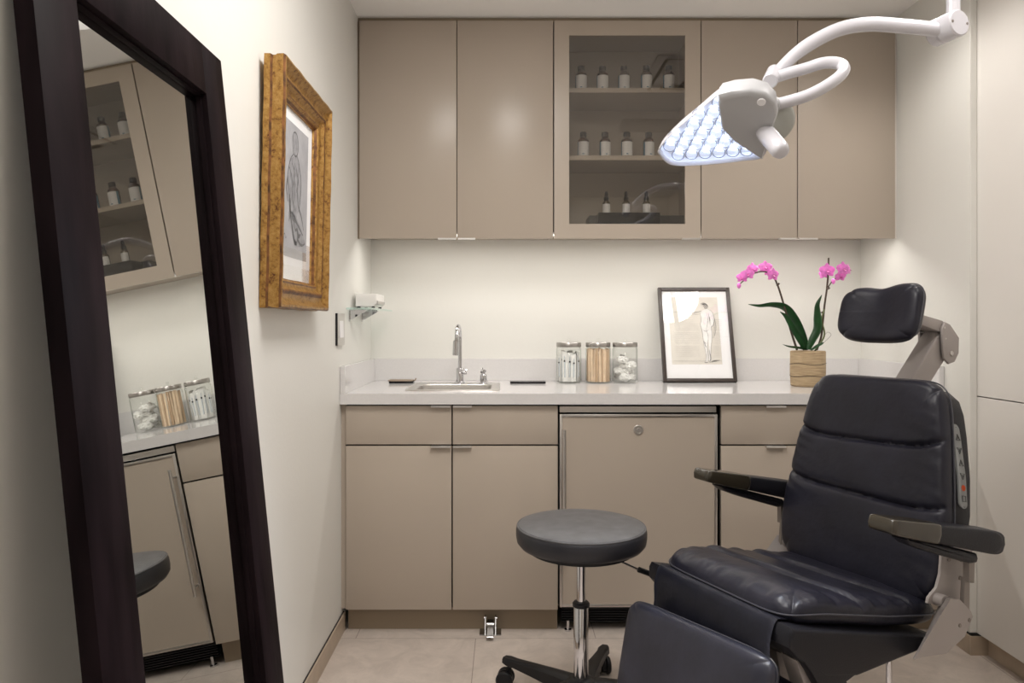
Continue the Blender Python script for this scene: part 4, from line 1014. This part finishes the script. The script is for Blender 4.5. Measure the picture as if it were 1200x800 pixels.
b = nb(); tube(b, spline([at(*p)-O3 for p in ((909, 122.5, 1.955), (925, 118.5, 1.95), (946, 112, 1.94), (966, 102, 1.935), (982, 91, 1.94), (989, 82, 1.95), (986, 76, 1.965), (976, 73.5, 1.975), (962, 74.5, 1.985), (945, 80, 2.0), (925, 85.5, 2.01), (908, 91, 2.02))], 8), .0155, 18); obj('bow_tube', b, M['lampwhite'], t)
b = nb(); cyl(b, at(902.5, 95, 1.985)-O3, at(907.5, 84, 2.055)-O3, .0205, 24, .003); obj('elbow_joint', b, M['lampwhite'], t)
b = nb(); pp = spline([at(*p)-O3 for p in ((905, 91, 2.04), (914, 81, 2.04), (932, 64, 2.04), (955, 48, 2.035), (985, 34, 2.03), (1020, 28.5, 2.02), (1060, 31, 2.01), (1100, 35, 2.0))], 8); k = len(pp)
tube(b, pp, [.0125+.0065*min(1, i/(k*.35)) for i in range(k)], 20); obj('main_arm', b, M['lampwhite'], t)
b = nb(); j0, j1, jm = at(1094, 40, 2.04)-O3, at(1125, 26, 1.965)-O3, at(1106, 34.6, 2.011)-O3
cyl(b, j0, jm, .036, 32, .004); cyl(b, jm, j1, .036, 32, .004); jt = obj('ceiling_joint', b, M['lampwhite'], t)
b = nb(); ax = (j1-j0).normalized(); sd = ax.cross(V((0, 0, 1))).normalized()
b.free()
for s in (-1, 1):
    b = nb(); cyl(b, j1+sd*s*.026-ax*.002, j1+sd*s*.026+ax*.001, .004, 12, .0005); obj('screw', b, M['mauve_d'], jt)
b = nb(); pc = (j0+j1)/2+ax*.02; cyl(b, (pc.x, pc.y, pc.z+.02), (pc.x, pc.y, -.02), .0165, 24); lathe(b, [(.06, -.03), (.07, -.02), (.07, -.001)], (pc.x, pc.y, 0), (0, 0, 1), 40); obj('drop_tube', b, M['lampwhite'], t)

# ------------------------------------------------------------------ ceiling fittings
t = thing('air_diffuser', 'square four-way air diffuser in the ceiling', 'air vent', (1.05, 2.45, ZC))
b = nb()
def ring(bm, r0, r1, z0, z1):
    A = [bm.verts.new((x*r0, y*r0, z0)) for x, y in ((-1, -1), (1, -1), (1, 1), (-1, 1))]; B_ = [bm.verts.new((x*r1, y*r1, z1)) for x, y in ((-1, -1), (1, -1), (1, 1), (-1, 1))]
    for k in range(4): bm.faces.new((A[k], A[(k+1) % 4], B_[(k+1) % 4], B_[k]))
ring(b, .30, .30, -.001, -.008); ring(b, .30, .27, -.008, -.010); ring(b, .27, .25, -.010, -.001); obj('frame', b, M['white'], t, smooth=False)
for r in (.235, .185, .135, .085):
    b = nb(); ring(b, r, r-.035, -.003, -.022); ring(b, r-.035, r-.038, -.022, -.020); ring(b, r-.038, r-.003, -.020, -.001); obj('vane', b, M['white'], t, smooth=False)
b = nb(); box(b, (-.25, -.25, -.0015), (.25, .25, -.0005)); obj('backing', b, M['gap'], t)
t = thing('return_grille', 'slatted return air grille in the ceiling', 'air vent', (.98, 1.45, ZC))
b = nb(); box(b, (-.22, -.16, -.008), (-.20, .16, -.0005)); box(b, (.20, -.16, -.008), (.22, .16, -.0005)); box(b, (-.20, -.16, -.008), (.20, -.14, -.0005)); box(b, (-.20, .14, -.008), (.20, .16, -.0005)); box(b, (-.20, -.14, -.0015), (.20, .14, -.0008)); obj('frame', b, M['white'], t)
b = nb()
for k in range(13): box(b, (-.20, -.135+k*.0215, -.009), (.20, -.130+k*.0215, -.001))
obj('slats', b, M['white'], t)

def fill_panel(x, y, w, l, power, label):  # unseen light panels, added to fill the room with soft light
    t = thing('fill_light', label, 'light', (x, y, ZC), group='added ceiling fill panels')
    b = nb(); e = .02
    for lo, hi in (((-w/2-e, -l/2-e), (-w/2, l/2+e)), ((w/2, -l/2-e), (w/2+e, l/2+e)), ((-w/2, -l/2-e), (w/2, -l/2)), ((-w/2, l/2), (w/2, l/2+e))): box(b, (*lo, -.014), (*hi, -.0005), .001, 1)
    obj('frame', b, M['white'], t)
    b = nb(); box(b, (-w/2, -l/2, -.008), (w/2, l/2, -.002)); obj('diffuser', b, M['diffuser'], t)
    L = bpy.data.lights.new('panel_glow', 'AREA'); L.shape = 'RECTANGLE'; L.size = w; L.size_y = l; L.energy = power; L.color = (1, .97, .945)
    o = bpy.data.objects.new('panel_glow', L); C.objects.link(o); o.location = (0, 0, -.018); o.parent = t
fill_panel(.10, 1.60, .46, .9, 14, 'long flat light panel added unseen on the ceiling nearest the cabinets')
fill_panel(.05, -.7, .6, .6, 4.5, 'square fill-light panel added unseen on the ceiling nearest the door')
def downlight(x, y, power, ang, label):
    t = thing('downlight', label, 'light', (x, y, ZC), group='recessed downlights')
    b = nb(); lathe(b, [(.060, -.001), (.060, -.006), (.052, -.008), (.046, -.004), (.046, -.0015)], seg=36, close=False); obj('trim_ring', b, M['white'], t)
    b = nb(); lathe(b, [(.045, -.0012), (.045, -.003), (0, -.003)], seg=32); obj('lens', b, M['diffuser'], t)
    L = bpy.data.lights.new('downlight_glow', 'SPOT'); L.spot_size = math.radians(ang); L.spot_blend = .6; L.shadow_soft_size = .2; L.energy = power; L.color = (1, .955, .91)
    o = bpy.data.objects.new('downlight_glow', L); C.objects.link(o); o.location = (0, 0, -.012); o.parent = t
downlight(.02, 2.40, 5.5, 140, 'round recessed ceiling downlight nearest the left wall'); downlight(.10, .8, 5, 140, 'round recessed ceiling downlight closest to the camera, beside the long light panel'); downlight(1.25, 1.75, 24, 140, 'round recessed ceiling downlight nearest the right wall'); downlight(1.34, 2.60, 19, 150, 'round recessed ceiling downlight in front of the right-hand wall cabinet')
L = bpy.data.lights.new('strip_glow', 'AREA'); L.shape = 'RECTANGLE'; L.size = 2.1; L.size_y = .012; L.energy = 3.5; L.color = (1, .96, .90)
o = bpy.data.objects.new('strip_glow', L); C.objects.link(o); o.location = (.53, 3.232, zu0+.012)
L = bpy.data.lights.new('lamp_beam', 'SPOT'); L.spot_size = math.radians(110); L.spot_blend = .8; L.shadow_soft_size = .09; L.energy = 28; L.color = (.82, .88, 1)
o = bpy.data.objects.new('lamp_beam', L); C.objects.link(o); o.location = cen+O3+n_*.03; o.rotation_euler = n_.to_track_quat('-Z', 'Y').to_euler()

# ------------------------------------------------------------------ world, camera, colour
w = bpy.data.worlds.new('World'); bpy.context.scene.world = w; w.use_nodes = True
w.node_tree.nodes['Background'].inputs[0].default_value = (.9, .92, 1, 1); w.node_tree.nodes['Background'].inputs[1].default_value = .1
cam = bpy.data.cameras.new('Camera'); co = bpy.data.objects.new('Camera', cam); C.objects.link(co)
co.location = (0, 0, H); co.rotation_euler = (math.radians(90), 0, 0)
cam.sensor_width = 36; cam.lens = F_PX/1200*36; cam.shift_x = 8/1200; cam.shift_y = -20/1200; cam.clip_start = .02
bpy.context.scene.camera = co
s = bpy.context.scene; s.view_settings.view_transform = 'Standard'; s.view_settings.look = 'None'; s.view_settings.gamma = 1
s.view_settings.use_curve_mapping = False; s.view_settings.exposure = .55
